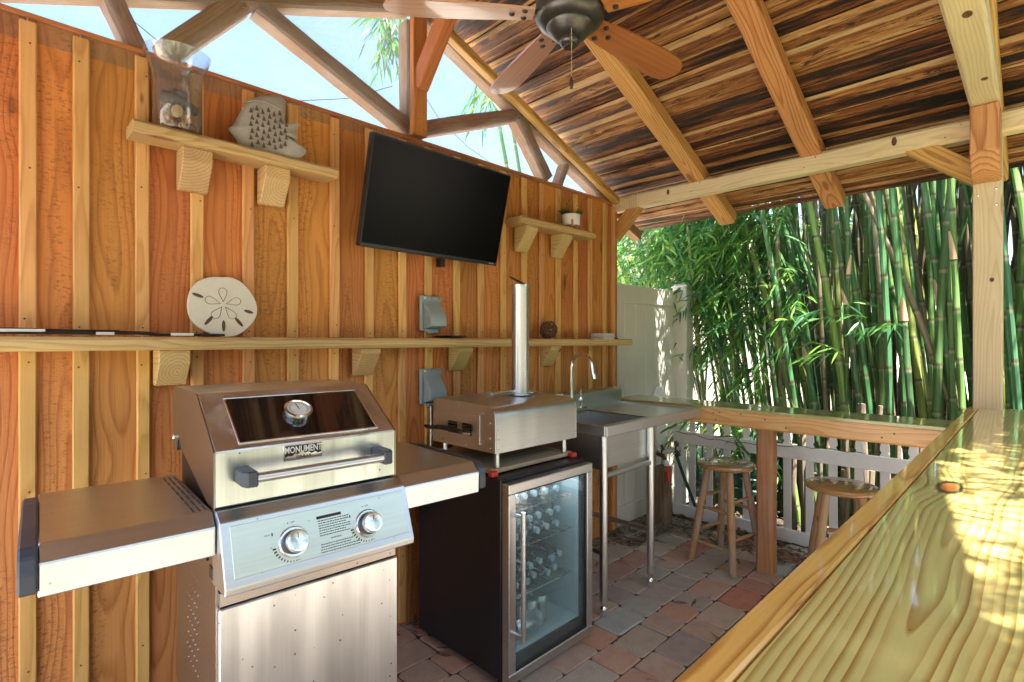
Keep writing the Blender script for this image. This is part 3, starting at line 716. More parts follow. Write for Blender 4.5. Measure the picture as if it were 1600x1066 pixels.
# ================================================================ OUTLET COVERS
for zc, lab in ((1.485, 'grey weatherproof outlet cover above the long shelf, under the television'), (1.13, 'grey weatherproof outlet cover below the long shelf, beside the oven')):
    t = thing('outlet_cover', (1.547, YW - .018, zc), lab, 'outlet cover', group='weatherproof outlet covers on the wall')
    m = MB(); m.box(-.062, .062, -.018, 0, -.085, .085, .004); m.build('back_plate', 'outlet', t)
    pr = []
    for k in range(9):
        f = k / 8; z = .062 - .125 * f; pr.append((-.018 - .062 * math.sin(min(1, f * 1.25) * math.pi / 2) ** 1.2, z))
    pr = [(-.018, .064)] + pr + [(-.030, -.075), (-.018, -.078)]
    MB().prism(pr, 'x', -.048, .048, bev=.003).build('hood', 'outlet', t, smooth=True)
    MB().box(-.03, .03, -.035, -.005, -.098, -.078, .004).lathe([(.008, 0), (.008, .01)], 10, Matrix.Translation((-.035, -.02, -.088))).build('latch', 'outlet', t)
    m = MB()
    for x in (-.04, 0, .04): m.lathe([(.004, 0), (.004, .003)], 8, Matrix.Translation((x, -.018, .074)) @ rot_to((0, -1, 0)))
    m.build('screws', 'chrome', t, kind='stuff')
tag(MB().tube([(1.555, 2.115, 1.042), (1.555, 2.115, .35)], .013, 10).build('conduit', 'steel_dark', None, smooth=True), 'thin brown conduit running down from the lower outlet cover', 'pipe')

# ================================================================ THINGS ON THE SHELVES
# glass vase with shells
t = thing('glass_vase', (.463, 2.06, 2.048), 'flared clear glass vase holding seashells and driftwood on the upper left shelf', 'vase')
MB().lathe([(0, .003), (.066, .003), (.071, .010), (.071, .17), (.074, .20), (.085, .235), (.098, .262), (.100, .266), (.097, .267), (.082, .237), (.0705, .20), (.0675, .17), (.0675, .014), (.060, .009), (0, .009)], 40).build('glass', 'vase_glass', t, smooth=True)
rs = random.Random(3)
for k in range(26):
    a = rs.uniform(0, 6.28); q = .045 * math.sqrt(rs.random()); z = .020 + .05 * rs.random() * (1 - q * 6)
    m = MB(); prof = []
    r0 = rs.uniform(.012, .019); typ = rs.random()
    if typ < .5: prof = [(0, -.3), (.7, -.22), (1, 0), (.8, .2), (.4, .3), (0, .34)]
    else: prof = [(0, -1.3), (.35, -.8), (.62, -.2), (.8, .2), (.5, .6), (.3, .8), (0, 1.1)]
    m.lathe([(p * r0, h * r0 * .8) for p, h in prof], 10, Matrix.Translation((math.cos(a) * q, math.sin(a) * q, z)) @ Euler((rs.uniform(0, 6), rs.uniform(0, 6), rs.uniform(0, 6))).to_matrix().to_4x4())
    s_ = m.build('seashell', rs.choice(('shell1', 'shell2', 'shell2')), None, WM[t.name], smooth=True)
    tag(s_, 'small seashell heaped in the bottom of the glass vase', 'seashell', 'seashells in the glass vase')
s_ = MB().lathe([(0, -.25), (.7, -.2), (1, 0), (.8, .2), (0, .28)], 16, Matrix.Translation((-.012, -.045, .062)) @ rot_to((-.35, -1, .35)) @ Matrix.Diagonal((.017, .026, .02, 1))).build('seashell', 'shell1', None, WM[t.name], smooth=True)
tag(s_, 'large pale oval clam shell facing out at the front of the glass vase', 'seashell')
m = MB(); m.tube([(-.052, -.02, .112), (-.02, -.028, .105), (.02, -.022, .096), (.055, -.012, .086)], [.018, .021, .019, .015], 12)
tag(m.build('driftwood', 'driftwood', None, WM[t.name], smooth=True), 'dark roll of driftwood lying on the shells in the glass vase', 'driftwood')
tag(MB().box(-.02, .03, -.01, .02, .10, .15, .004).build('wood_chunk', 'driftwood', None, WM[t.name] @ Matrix.Rotation(.3, 4, 'Z')), 'dark square chunk of wood standing in the glass vase', 'wood')

# ceramic fish lantern, pierced
fish = thing('ceramic_fish', (.755, 2.05, 2.048), 'grey pierced ceramic angelfish lantern leaning on the upper left shelf', 'ornament', rz=R(-12))
def smoothpoly(pts, n=3):
    for _ in range(n):
        q = []
        for i in range(len(pts)):
            a = pts[i]; b = pts[(i + 1) % len(pts)]
            q += [(a[0] * .75 + b[0] * .25, a[1] * .75 + b[1] * .25), (a[0] * .25 + b[0] * .75, a[1] * .25 + b[1] * .75)]
        pts = q
    return pts
raw = [(638, 500), (665, 485), (700, 410), (735, 350), (790, 315), (880, 305), (940, 318), (942, 395), (935, 440), (948, 492), (1022, 470), (1015, 492), (985, 515), (1010, 545), (1005, 577), (958, 547), (975, 590),
       (1010, 620), (1057, 620), (1050, 655), (1000, 687), (870, 662), (740, 632), (700, 600), (672, 548), (650, 520)]
body = smoothpoly([((x - 846) * .00065, -(y - (632 + .21 * (x - 740))) * .00065) for x, y in raw], 1)
def puff(pts, cx_, cz, th, steps=(1, .93, .78, .5, .2), flat_at=None):
    m = MB(); bm = m.bm; n = len(pts)
    for side in (-1, 1):
        rings = []
        for s_ in steps:
            d = th * math.sqrt(max(0, 1 - s_ ** 2.6))
            rings.append([bm.verts.new((cx_ + (p[0] - cx_) * s_, side * d, cz + (p[1] - cz) * s_)) for p in pts])
        for A, B in zip(rings, rings[1:]):
            for k in range(n): bm.faces.new((A[k], A[(k + 1) % n], B[(k + 1) % n], B[k]))
        bm.faces.new(rings[-1])
    return m
puff(body, -.01, .10, .028).build('fish_body', 'ceramic', fish, smooth=True)
m = MB()
for i in range(7):
    for j in range(6):
        x = -.062 + i * .0195 + .004 * (j % 2); z = .150 - j * .0245 + .010 * (i % 2) - abs(i - 3) * .002
        if (x + .01) ** 2 / .08 ** 2 + (z - .085) ** 2 / .088 ** 2 > 1: continue
        s_ = max(abs((x + .01) / .118), abs((z - .10) / .14)); d = .028 * math.sqrt(max(0, 1 - s_ ** 2.6)) + .0035
        m.prism([(x - .0005, z + .011), (x + .0066, z - .008), (x - .0062, z - .008)], 'y', -d, -d + .004)
m.build('pierced_holes', 'carve', fish)
arc = [(-.085 + .125 * f, -.027 - .001, .168 + .018 * math.sin(f * 3.14)) for f in [k / 10 for k in range(11)]]
MB().tube(arc, .0022, 6).lathe([(.004, 0), (.004, .002)], 8, Matrix.Translation((-.088, -.023, .145)) @ rot_to((0, -1, 0))).build('fin_ridge', 'ceramic', fish, smooth=True)

# sand dollar plaque
T = Matrix.Translation((.612, 2.075, 1.364)) @ Matrix.Rotation(R(-9), 4, 'X')
sd = bpy.data.objects.new('sand_dollar_plaque', None); link(sd, None, T); tag(sd, 'round cream sand dollar plaque leaning on the long shelf above the grill', 'ornament')
pts = []
for k in range(60):
    a = 2 * math.pi * k / 60 + math.pi / 2; r = .112 * (1 + .018 * math.cos(5 * a + .6) - .03 * math.exp(-((k if k < 30 else k - 60) / 1.6) ** 2))
    pts.append((r * math.cos(a) * 1.03, .113 + r * math.sin(a)))
MB().prism(pts, 'y', -.006, .006, bev=.002).build('disc', 'sand_dollar', sd)
m = MB()
for k in range(5):                                                       # petal outlines
    a = math.pi / 2 + k * 2 * math.pi / 5; loop = []
    for q in range(17):
        f = q / 16; l = .012 + .044 * math.sin(math.pi * f) ** .8 if 0 else 0
        s_ = math.sin(math.pi * f); rr_ = .010 + .052 * (1 - abs(2 * f - 1) ** 1.6); w = .0155 * math.sin(2 * math.pi * f) * (1 if 1 else 0)
        loop.append((rr_, w * (.55 + .45 * rr_ / .06)))
    m.tube([(math.cos(a) * x - math.sin(a) * y, -.0064, .118 + math.sin(a) * x + math.cos(a) * y) for x, y in loop], .0009, 4)
m.build('petal_lines', 'carve', sd)
m = MB()
for a, rr_, l in ((160, .086, .019), (-15, .088, .017), (-50 - 180, .0, 0), (-92, .078, .021), (-130, .078, .021), (-52, .080, .021)):
    if not l: continue
    a = R(a); pts = []
    for q in range(12):
        f = 2 * math.pi * q / 12; x = rr_ + l * math.cos(f); y = .006 * math.sin(f)
        pts.append((math.cos(a) * x - math.sin(a) * y, .118 + math.sin(a) * x + math.cos(a) * y))
    m.prism(pts, 'y', -.0068, -.0058)
m.build('lunules', 'vine', sd)

# cables with tags on the long shelf
cb = thing('cable_bundle', (.3, 2.04, 1.3635), 'black cables with white tags lying on the left end of the long shelf', 'cable')
m = MB()
for k, (dy, dz, x1) in enumerate(((0, .004, .60), (.008, .005, .42), (.004, .011, .30), (-.006, .004, .26))):
    m.tube([(x, dy + .006 * math.sin(x * 9 + k) - .01, dz + .004 * max(0, math.sin(x * 7 + k * 2)) + (.006 if x < .1 else 0)) for x in [-.6 + (x1 - .3 + .6) * i / 14 for i in range(15)]], .0042, 8)
m.build('cords', 'cable', cb, smooth=True)
for x0, x1, y, z in ((-.27, -.175, -.012, .018), (-.06, -.015, -.015, .011), (.135, .20, -.018, .010)):
    MB().box(x0, x1, y - .006, y + .004, z - .006, z + .003, .001).build('cable_tag', 'tag', cb)
m = MB().box(-.07, .07, -.011, .011, 0, .012, .003)

# black plate
tag(MB().lathe([(0, .002), (.05, .002), (.078, .010), (.083, .012), (.080, .014), (.05, .006), (0, .006)], 36).build('black_plate', 'black', None, Matrix.Translation((1.636, 2.06, 1.3625)), smooth=True),
    'shallow black plate lying on the long shelf right of the upper outlet cover', 'plate')
# vine ball
m = MB(); rs = random.Random(4)
for k in range(17):
    ax = Vector((rs.gauss(0, 1), rs.gauss(0, 1), rs.gauss(0, 1))).normalized(); u = ax.orthogonal().normalized(); w = ax.cross(u); rr_ = .051 + rs.uniform(-.003, .003)
    m.tube([(u * math.cos(f) + w * math.sin(f)) * rr_ + ax * .008 * math.sin(3 * f + k) for f in [2 * math.pi * q / 20 for q in range(21)]], .0028, 5)
tag(m.build('vine_ball', 'vine', None, Matrix.Translation((2.372, 2.065, 1.416)), smooth=True), 'woven brown vine ball on the long shelf right of the oven chimney', 'ornament')
# stack of coasters
for k in range(4):
    tag(MB().box(-.058, .058, -.055, .055, 0, .0075, .001).build('coaster', 'tag', None, Matrix.Translation((2.905 + .002 * k, 2.055, 1.3628 + k * .0098)) @ Matrix.Rotation(.03 * k, 4, 'Z')),
        ('lowest', 'second lowest', 'third', 'topmost')[k] + ' white tile coaster of the stack at the shelf end', 'coaster', 'coasters stacked on the long shelf')
    if k < 3: pass
tag(MB().box(-.02, .02, -.02, .02, 0, .009, .002).build('black_puck', 'black', None, Matrix.Translation((3.035, 2.05, 1.3628))), 'small flat black box beside the stack of coasters', 'box')
# potted plant
t = thing('potted_plant', (2.555, 2.04, 2.036), 'small succulent in a white pot on wooden legs on the upper right shelf', 'plant')
MB().lathe([(0, .022), (.050, .022), (.055, .03), (.056, .088), (.052, .088), (.050, .080), (0, .078)], 32).build('pot', 'pot', t, smooth=True)
m = MB()
for a in (45, 135, 225, 315):
    c_, s_ = math.cos(R(a)), math.sin(R(a)); m.box(c_ * .059 - .005, c_ * .059 + .005, s_ * .059 - .005, s_ * .059 + .005, 0, .05, .001)
m.box(-.055, .055, -.005, .005, .012, .020).box(-.005, .005, -.055, .055, .012, .020); m.build('stand', 'stool', t)
m = MB(); rs = random.Random(8)
for k in range(120):
    a = rs.uniform(0, 6.28); q = .045 * math.sqrt(rs.random()); l = rs.uniform(.03, .06); d = Vector((math.cos(a) * q * 26, math.sin(a) * q * 26, 1)).normalized()
    p = Vector((math.cos(a) * q, math.sin(a) * q, .084)); w = d.orthogonal().normalized() * .008
    m.poly([p - w, p + d * l * .5 + w * 1.2, p + d * l, p + d * l * .5 - w * 1.2 + Vector((0, 0, .004))], [(0, 1, 2, 3)])
m.build('foliage', 'plant', t, kind='stuff')
m = MB(); m.tube([(-.03, 0, .08), (-.045, -.01, .12), (-.05, -.02, .16)], .0012, 5)
for k in range(9):
    z = .115 + k * .006; a = k * 2.4; p = Vector((-.046, -.015, z)); d = Vector((math.cos(a), math.sin(a), .5)) * .02; w = Vector((-d.y, d.x, 0)) * .3
    m.poly([p, p + d * .5 + w, p + d, p + d * .5 - w], [(0, 1, 2, 3)])
m.build('sprig', 'plant', t)

# ================================================================ GAS GRILL
ga = R(-3.2)
GO = Matrix.Translation((.0708, 1.337, 0)) @ Matrix.Rotation(ga, 4, 'Z')
base = GO @ Vector((.53, .22, 0))
grill = thing('gas_grill', base, 'stainless two burner gas grill with side shelves standing against the wall', 'grill', rz=ga)
GT = GO                                                                  # parts are built in the frame of the front left corner
def gp(m, name, mat, parent=None, **k): return m.build(name, mat, parent or grill, GT, **k)
sh = MB()
sh.prism([(-.013, .868), (-.015, .932), (.018, .9625), (.46, .9625), (.46, .868)], 'x', .001, .298, bev=.0025); sl_ = gp(sh, 'side_shelf', 'steel')
capp = smoothpoly([(-.02, .86), (-.022, .94), (.018, .968), (.44, .968), (.468, .93), (.468, .862)], 1)
gp(MB().prism(capp, 'x', -.028, .001, bev=.004), 'shelf_end_cap', 'dark_plastic', sl_)
sr = MB(); sr.prism([(-.013, .868), (-.015, .932), (.018, .9625), (.46, .9625), (.46, .868)], 'x', .772, 1.048, bev=.0025); sr_ = gp(sr, 'side_shelf', 'steel')
gp(MB().prism(capp, 'x', 1.048, 1.072, bev=.004), 'shelf_end_cap', 'dark_plastic', sr_)
m = MB()
for i in range(3):
    for j in range(7): m.box(.262 + i * .012, .266 + i * .012, .03 + j * .058, .078 + j * .058, .9622, .9632)
gp(m, 'shelf_slots', 'carve', sl_)
# cart
m = MB(); m.box(.303, .309, 0.012, .46, .06, .86).box(.754, .760, .012, .46, .06, .86).box(.309, .754, .452, .458, .06, .80).box(.309, .754, .012, .458, .06, .075)
gp(m, 'cart_body', 'steel_dark')
m = MB()
rs = random.Random(2)
for i in range(5):
    for j in range(8): m.lathe([(.0022, 0), (.0022, .001)], 6, Matrix.Translation((.3028, .19 + i * .028 + (j % 2) * .012, .50 + j * .034)) @ rot_to((-1, 0, 0)))
gp(m, 'vent_rivets', 'chrome')
d_ = gp(MB().box(.305, .757, -.012, .010, .075, .742, .003), 'door', 'steel_door')
gp(MB().box(.308, .754, -.004, .02, .745, .775), 'door_rail', 'steel_dark')
for x in (.34, .72):
    for y in (.05, .42):
        w = gp(MB().tube([(x - .012, y, .028), (x + .012, y, .028)], .027, 16), 'caster', 'black')
        gp(MB().box(x - .018, x + .018, y - .012, y + .012, .035, .062, .002), 'caster_fork', 'chrome', w)
# firebox and hood
gp(MB().box(.314, .748, .03, .46, .78, 1.05, .004), 'firebox', 'black')
hp = [(.008, .967), (.008, 1.095), (.19, 1.2165), (.485, 1.2165), (.502, 1.19), (.502, 1.06), (.47, 1.03), (.44, 1.035), (.425, 1.065), (.40, 1.075), (.38, 1.05), (.07, .967)]
hood = gp(MB().prism(hp, 'x', .300, .760, bev=.003), 'hood', 'steel_door')
for x in (.2985, .7585):
    q = [(p[0], p[1]) for p in hp]
    gp(MB().prism(q, 'x', x, x + .003), 'hood_side', 'steel_dark', hood)
gp(MB().lathe([(.010, 0), (.010, .006), (.006, .009), (0, .009)], 14, Matrix.Translation((.2985, .455, 1.072)) @ rot_to((-1, 0, 0))), 'hinge_bolt', 'chrome', hood)
# slanted window frame: local frame on the slope
p0 = Vector((.53, .008, 1.095)); p1 = Vector((.53, .19, 1.2165)); dv = (p1 - p0); Ls = dv.length; dv.normalize(); nn = Vector((1, 0, 0)).cross(dv)
ST = GT @ Matrix.Translation(p0) @ Matrix(((1, 0, 0, 0), (0, dv.y, nn.y, 0), (0, dv.z, nn.z, 0), (0, 0, 0, 1)))
wx0, wx1, wy0, wy1 = -.172, .180, .022, Ls - .030
def rect_frame(x0, x1, y0, y1, w, z0, z1, bev=.001):
    m = MB(); m.box(x0, x1, y0, y0 + w, z0, z1, bev).box(x0, x1, y1 - w, y1, z0, z1, bev).box(x0, x0 + w, y0 + w, y1 - w, z0, z1, bev).box(x1 - w, x1, y0 + w, y1 - w, z0, z1, bev); return m
win = MB().box(wx0, wx1, wy0, wy1, -.004, .0012).build('window', 'grill_glass', hood, ST)
rect_frame(wx0 - .004, wx1 + .004, wy0 - .004, wy1 + .004, .005, -.003, .0032).build('window_trim', 'chrome', hood, ST)
th = MB().lathe([(.037, 0), (.038, .010), (.036, .018), (.031, .021), (.029, .017), (0, .017)], 32, Matrix.Translation((-.012, (wy0 + wy1) / 2 + .004, 0))).build('thermometer', 'chrome', hood, ST, smooth=True)
MB().lathe([(.029, .0178), (0, .0178)], 32, Matrix.Translation((-.012, (wy0 + wy1) / 2 + .004, 0)), cap=False).build('dial_face', 'white_dial', th, ST)
m = MB(); q = Matrix.Translation((-.012, (wy0 + wy1) / 2 + .004, .0185))
m.box(-.001, .001, -.004, .020, 0, .0006, T=q @ Matrix.Rotation(R(8), 4, 'Z'))
for k in range(20):
    a = R(-220 + k * 260 / 19 + 180); m.box(-.0006, .0006, .021, .0255, 0, .0004, T=q @ Matrix.Rotation(a + R(90 - 180), 4, 'Z'))
m.build('dial_needle', 'print_black', th, ST)
# front of the hood: handle and badge
FTm = GT @ Matrix.Translation((0, .008, 0)) @ Matrix.Rotation(R(90), 4, 'X')     # x right, y up, z out of the front
h_ = MB().tube([(.372, 1.038, .062), (.688, 1.038, .062)], .0115, 18).build('handle', 'steel', hood, FTm, smooth=True)
for x in (.357, .703):
    s_ = 1 if x < .5 else -1
    MB().prism([(x - .016 * s_, 0), (x - .016 * s_, .055), (x - .008 * s_, .074), (x + .016 * s_, .076), (x + .016 * s_, 0)], 'y', 1.020, 1.056, bev=.003).build('handle_bracket', 'dark_plastic', h_, FTm)
bT = FTm @ Matrix.Translation((.500, 1.0715, .0))
bd = MB().box(-.048, .048, -.0195, .0195, 0, .0022, .0008).build('badge', 'chrome', hood, bT)
m = MB(); m.box(-.046, .046, -.0175, .0175, .002, .0026); m.build('badge_field', 'print_black', bd, bT)
m = MB(); m.prism([(-.045, -.0168), (-.045, -.010), (-.036, -.006), (-.030, -.009), (-.020, -.002), (-.014, -.005), (-.004, .002), (.004, -.004), (.012, -.001), (.020, -.007), (.030, -.003), (.036, -.008), (.045, -.006), (.045, -.0168)], 'z', .0027, .0031)
m.build('badge_mountain', 'chrome', bd, bT)
text('badge_word', 'MONUMENT', .0225, 'print_white', bd, bT @ Matrix.Translation((0, .0065, .0034)), .0004, sx=.72, bold=.0004)
text('badge_word', 'GRILLS', .0085, 'print_black', bd, bT @ Matrix.Translation((0, -.0115, .0034)), .0003, sx=1.5, bold=.0002)
# control panel
pt = [(.03, .9625), (.0, .9625), (-.032, .945), (-.084, .812), (-.082, .797), (.03, .79)]
pan = gp(MB().prism(pt, 'x', .300, .768, bev=.0022), 'control_panel', 'steel')
a0 = Vector((0, -.032, .945)); a1 = Vector((0, -.084, .812)); dy = (a0 - a1); Lp = dy.length; dy.normalize(); nn = Vector((1, 0, 0)).cross(dy)
CT = GT @ Matrix.Translation(a1) @ Matrix(((1, 0, 0, 0), (0, dy.y, nn.y, 0), (0, dy.z, nn.z, 0), (0, 0, 0, 1)))
fp = MB().box(.320, .756, .018, Lp - .012, -.003, .0014, .0008).build('printed_plate', 'steel_panel', pan, CT)
for kx in (.452, .642):
    ky = .066
    kt = CT @ Matrix.Translation((kx, ky, .0014))
    kb = MB().lathe([(.036, 0), (.036, .004), (.033, .008), (.026, .008)], 36).build('knob', 'chrome', pan, kt, smooth=True)
    MB().lathe([(.028, .006), (.027, .020), (.0255, .022)], 36).build('knob_ring', 'dark_plastic', kb, kt, smooth=True)
    MB().lathe([(.0255, .020), (.0255, .034), (.0235, .037), (.021, .0365), (0, .0365)], 36).build('knob_cap', 'chrome', kb, kt, smooth=True)
    MB().box(-.0007, .0007, .006, .018, .0366, .0371).build('knob_mark', 'print_black', kb, kt)
    m = MB()
    for k in range(10):
        a = R(188 + k * 9.5); r0 = .041; l = .0075 - k * .0005
        m.box(-.0019 + k * .00012, .0019 - k * .00012, -l / 2, l / 2, 0, .0004, T=Matrix.Translation((math.cos(a) * (r0 + l / 2), math.sin(a) * (r0 + l / 2), 0)) @ Matrix.Rotation(a + R(90), 4, 'Z'))
    m.box(-.047, -.044, .024, .031, 0, .0004).lathe([(.0016, 0), (.0016, .0004)], 8, Matrix.Translation((-.008, .045, 0)))
    m.build('dial_marks', 'print_black', kb, kt)
    text('dial_word', 'OFF', .006, 'print_black', kb, kt @ Matrix.Translation((.003, .045, 0)), .0003)
    text('dial_word', 'HIGH', .0052, 'print_black', kb, kt @ Matrix.Translation((-.057, .0275, 0)), .0003)
    text('dial_word', 'LOW', .0042, 'print_black', kb, kt @ Matrix.Translation((.006, -.042, 0)), .0003)
m = MB(); m.box(.512, .575, .104, .111, .0014, .0018)
rs = random.Random(6)
for k in range(7):
    y = .098 - k * .0058; x = .515
    while x < .592 - (.01 if k % 3 == 2 else 0): w = rs.uniform(.002, .007); m.box(x, min(x + w, .595), y, y + .0022, .0014, .0017); x += w + .0014
for k in range(4):
    y = .042 - k * .006; x = .515 - (.002 if k > 1 else 0)
    while x < (.592 if k < 2 else .612): w = rs.uniform(.002, .007); m.box(x, x + w, y, y + .0022, .0014, .0017); x += w + .0014
m.build('printed_notice', 'print_black', pan, CT)
text('notice_word', 'WARNING', .0058, 'print_black', pan, CT @ Matrix.Translation((.555, .0535, .0015)), .0003)
gp(MB().box(.298, .302, .02, .05, .80, .83, .002).lathe([(.006, 0), (.006, .005)], 10, Matrix.Translation((.297, .05, .845)) @ rot_to((-1, 0, 0))), 'panel_bracket', 'black', pan)

# ================================================================ BEVERAGE FRIDGE
FXa, FXb, FYa, FYb = 1.413, 1.945, 1.475, 2.02
fr = thing('beverage_fridge', ((FXa + FXb) / 2, 1.74, 0), 'black beverage fridge with steel framed glass door full of bottles', 'fridge')
I = Matrix()
m = MB(); t_ = .03
m.box(FXa, FXa + t_, FYa, FYb, .03, .812, .004).box(FXb - t_, FXb, FYa, FYb, .03, .812, .004).box(FXa + t_, FXb - t_, FYb - t_, FYb, .03, .812)
m.box(FXa + t_, FXb - t_, FYa, FYb - t_, .772, .812).box(FXa + t_, FXb - t_, FYa, FYb - t_, .03, .10)
cab = m.build('cabinet', 'fridge', fr, I)
m = MB(); e = .004
m.box(FXa + t_, FXa + t_ + e, FYa + .01, FYb - t_, .10, .772).box(FXb - t_ - e, FXb - t_, FYa + .01, FYb - t_, .10, .772).box(FXa + t_ + e, FXb - t_ - e, FYb - t_ - e, FYb - t_, .10, .772).box(FXa + t_ + e, FXb - t_ - e, FYa + .01, FYb - t_ - e, .10, .104).box(FXa + t_ + e, FXb - t_ - e, FYa + .01, FYb - t_ - e, .768, .772)
m.build('liner', 'interior', fr, I)
MB().box(FXa + .08, FXb - .08, FYa + .02, FYa + .04, .755, .766).build('led_strip', 'led', fr, I)
m = MB()
for x in (FXa + .04, FXb - .04):
    for y in (FYa + .04, FYb - .04): m.lathe([(.015, .0), (.015, .03)], 12, Matrix.Translation((x, y, 0)))
m.build('feet', 'black', fr, I)
DT = Matrix.Translation(((FXa + FXb) / 2, FYa - .006, 0)) @ Matrix.Rotation(R(90), 4, 'X')
hw_ = (FXb - FXa) / 2 - .001
door = rect_frame(-hw_, hw_, .032, .800, .038, 0, .040, .003).build('door_frame', 'steel', fr, DT)
rect_frame(-hw_ + .036, hw_ - .036, .068, .764, .008, .004, .034, .001).build('gasket', 'black', door, DT)
MB().box(-hw_ + .037, hw_ - .037, .069, .763, .020, .026).build('glass', 'door_glass', door, DT)
hb = MB().tube([(-hw_ + .031, .205, .085), (-hw_ + .031, .70, .085)], .0095, 16)
for z in (.225, .68): hb.tube([(-hw_ + .031, z, .035), (-hw_ + .031, z, .085)], .007, 10)
hb.build('door_handle', 'steel', door, DT, smooth=True)
shz = (.30, .50, .655)
for z in shz:
    m = MB()
    for k in range(17): m.tube([(FXa + .05 + k * .027, FYa + .04, z), (FXa + .05 + k * .027, FYb - .05, z)], .0018, 5)
    for y in (FYa + .04, (FYa + FYb) / 2, FYb - .05): m.tube([(FXa + .038, y, z - .003), (FXb - .038, y, z - .003)], .0028, 5)
    m.build('wire_shelf', 'chrome', fr, I)
# water bottles lie with their caps to the door; cans below
def bottle_mesh():
    m = MB(); m.lathe([(0, 0), (.026, 0), (.030, .006), (.030, .05), (.0285, .055), (.030, .06), (.030, .12), (.024, .15), (.012, .17), (.012, .178)], 16)
    return m.mesh('bottle', 'glass', True)
BM = bottle_mesh(); CM = MB().lathe([(.0145, .176), (.0145, .192), (.012, .194), (0, .194)], 14).mesh('cap', 'bottle_cap', True)
KM = MB().lathe([(0, 0), (.024, 0), (.030, .008), (.030, .105), (.025, .118), (.0, .116)], 16).mesh('can', 'can', True)
rs = random.Random(9)
lab_row = {0: 'middle', 1: 'upper', 2: 'top'}
for si, (z, n, lay) in enumerate(((.303, 6, 2), (.503, 6, 2), (.658, 6, 1))):
    for L_ in range(lay):
        for k in range(n):
            x = FXa + .085 + k * .063 + (.03 if L_ else 0); zz = z + .031 + L_ * .054
            if x > FXb - .07: continue
            T = Matrix.Translation((x, FYa + .255 + rs.uniform(-.015, .015), zz)) @ Matrix.Rotation(R(90), 4, 'X')
            o = bpy.data.objects.new('water_bottle', BM); link(o, None, T)
            tag(o, 'clear water bottle lying on the %s wire shelf of the fridge' % lab_row[si], 'bottle', 'water bottles lying on the %s wire shelf of the fridge' % lab_row[si])
            link(bpy.data.objects.new('cap', CM), o, T)
for k in range(5):
    for j in range(2):
        x = FXa + .085 + k * .064; T = Matrix.Translation((x, FYa + .10 + j * .09, .105))
        if k == 1 and j == 0: continue
        tag(link(bpy.data.objects.new('drink_can', KM), None, T), 'silver drink can standing on the floor of the fridge', 'can', 'drink cans on the fridge floor')
jar = thing('glass_jar', (FXa + .17, FYa + .075, .150), 'wide ribbed glass jar lying at the bottom of the fridge', 'jar')
m = MB().lathe([(0, 0), (.038, 0), (.044, .01), (.044, .10), (.036, .12), (.036, .135)], 24, Matrix.Rotation(R(90), 4, 'Y') @ Matrix.Translation((0, 0, -.03)))
m.build('body', 'can', jar, smooth=True)
for k in range(6): pass
MB().lathe([(.038, .12), (.041, .125), (.041, .145), (0, .147)], 24, Matrix.Rotation(R(90), 4, 'Y') @ Matrix.Translation((0, 0, -.03))).build('lid', 'bottle_cap', jar, smooth=True)
# plywood board on top with red pads
tag(board('plywood_board', (FXa + .02, 1.78, .826), (FXb - .005, 1.78, .826), .47, .018, 'plywood', None, bev=.002), 'weathered plywood board between the fridge and the pizza oven', 'board')
for x, l in ((FXa + .012, 'red rubber pad at the left front corner of the plywood board'), (FXb - .02, 'red rubber pad at the right front corner of the plywood board')):
    tag(MB().box(-.016, .018, -.014, .014, 0, .022, .004).build('rubber_pad', 'red', None, Matrix.Translation((x, 1.53, .8125))), l, 'pad', 'red pads under the board')
t = thing('wall_box', (1.30, 2.09, .62), 'slim dark grey junction box on the wall left of the fridge', 'junction box')
MB().box(1.27, 1.335, 2.02, 2.13, .53, .72, .008).build('casing', 'dark_plastic', t, I)

# ================================================================ PIZZA OVEN
OX0, OX1, OY0, OY1 = 1.438, 1.955, 1.53, 1.94
ov = thing('pizza_oven', ((OX0 + OX1) / 2, (OY0 + OY1) / 2, .835), 'tabletop stainless pizza oven with tall chimney standing on the fridge', 'pizza oven')
pr = [(OY0, .900), (OY0, 1.045)]
for k in range(1, 9):
    a = math.pi - k * (R(78)) / 8; pr.append((OY0 + .05 + .05 * math.cos(a), 1.045 + .042 * math.sin(a)))
pr += [(OY1 - .03, 1.098), (OY1, 1.085), (OY1, .900)]
MB().prism(pr, 'x', OX0 + .004, OX1 - .004).build('shell', 'steel_oven', ov, I, smooth=True)
MB().prism(pr, 'x', OX0 - .002, OX0 + .0035, bev=.0012).build('end_plate', 'steel', ov, I)
MB().prism(pr, 'x', OX1 - .0035, OX1 + .002, bev=.0012).build('end_plate', 'steel', ov, I)
for x in (OX0 + .04, OX1 - .05):
    for y in (OY0 + .035, OY1 - .035): MB().tube([(x, y, .8355), (x, y, .902)], [.0125, .0105], 14).build('foot', 'steel', ov, I, smooth=True)
ET = Matrix.Translation((OX0 - .0025, 0, 0)) @ Matrix(((0, 0, -1, 0), (-1, 0, 0, 0), (0, 1, 0, 0), (0, 0, 0, 1)))   # x -> -y world, y -> up, z -> out (-x)
ed = MB().box(-1.86, -1.62, .925, 1.045, 0, .004, .001).build('end_door', 'steel', ov, ET)
for xx in (-1.825, -1.73):
    MB().box(xx, xx + .062, .955, 1.005, .0042, .0052).build('vent_window', 'grill_glass', ed, ET)
    m = MB()
    for k in range(4): m.box(xx + .003, xx + .059, .961 + k * .011, .964 + k * .011, .0052, .0062)
    m.build('vent_louvre', 'carve', ed, ET)
m = MB()
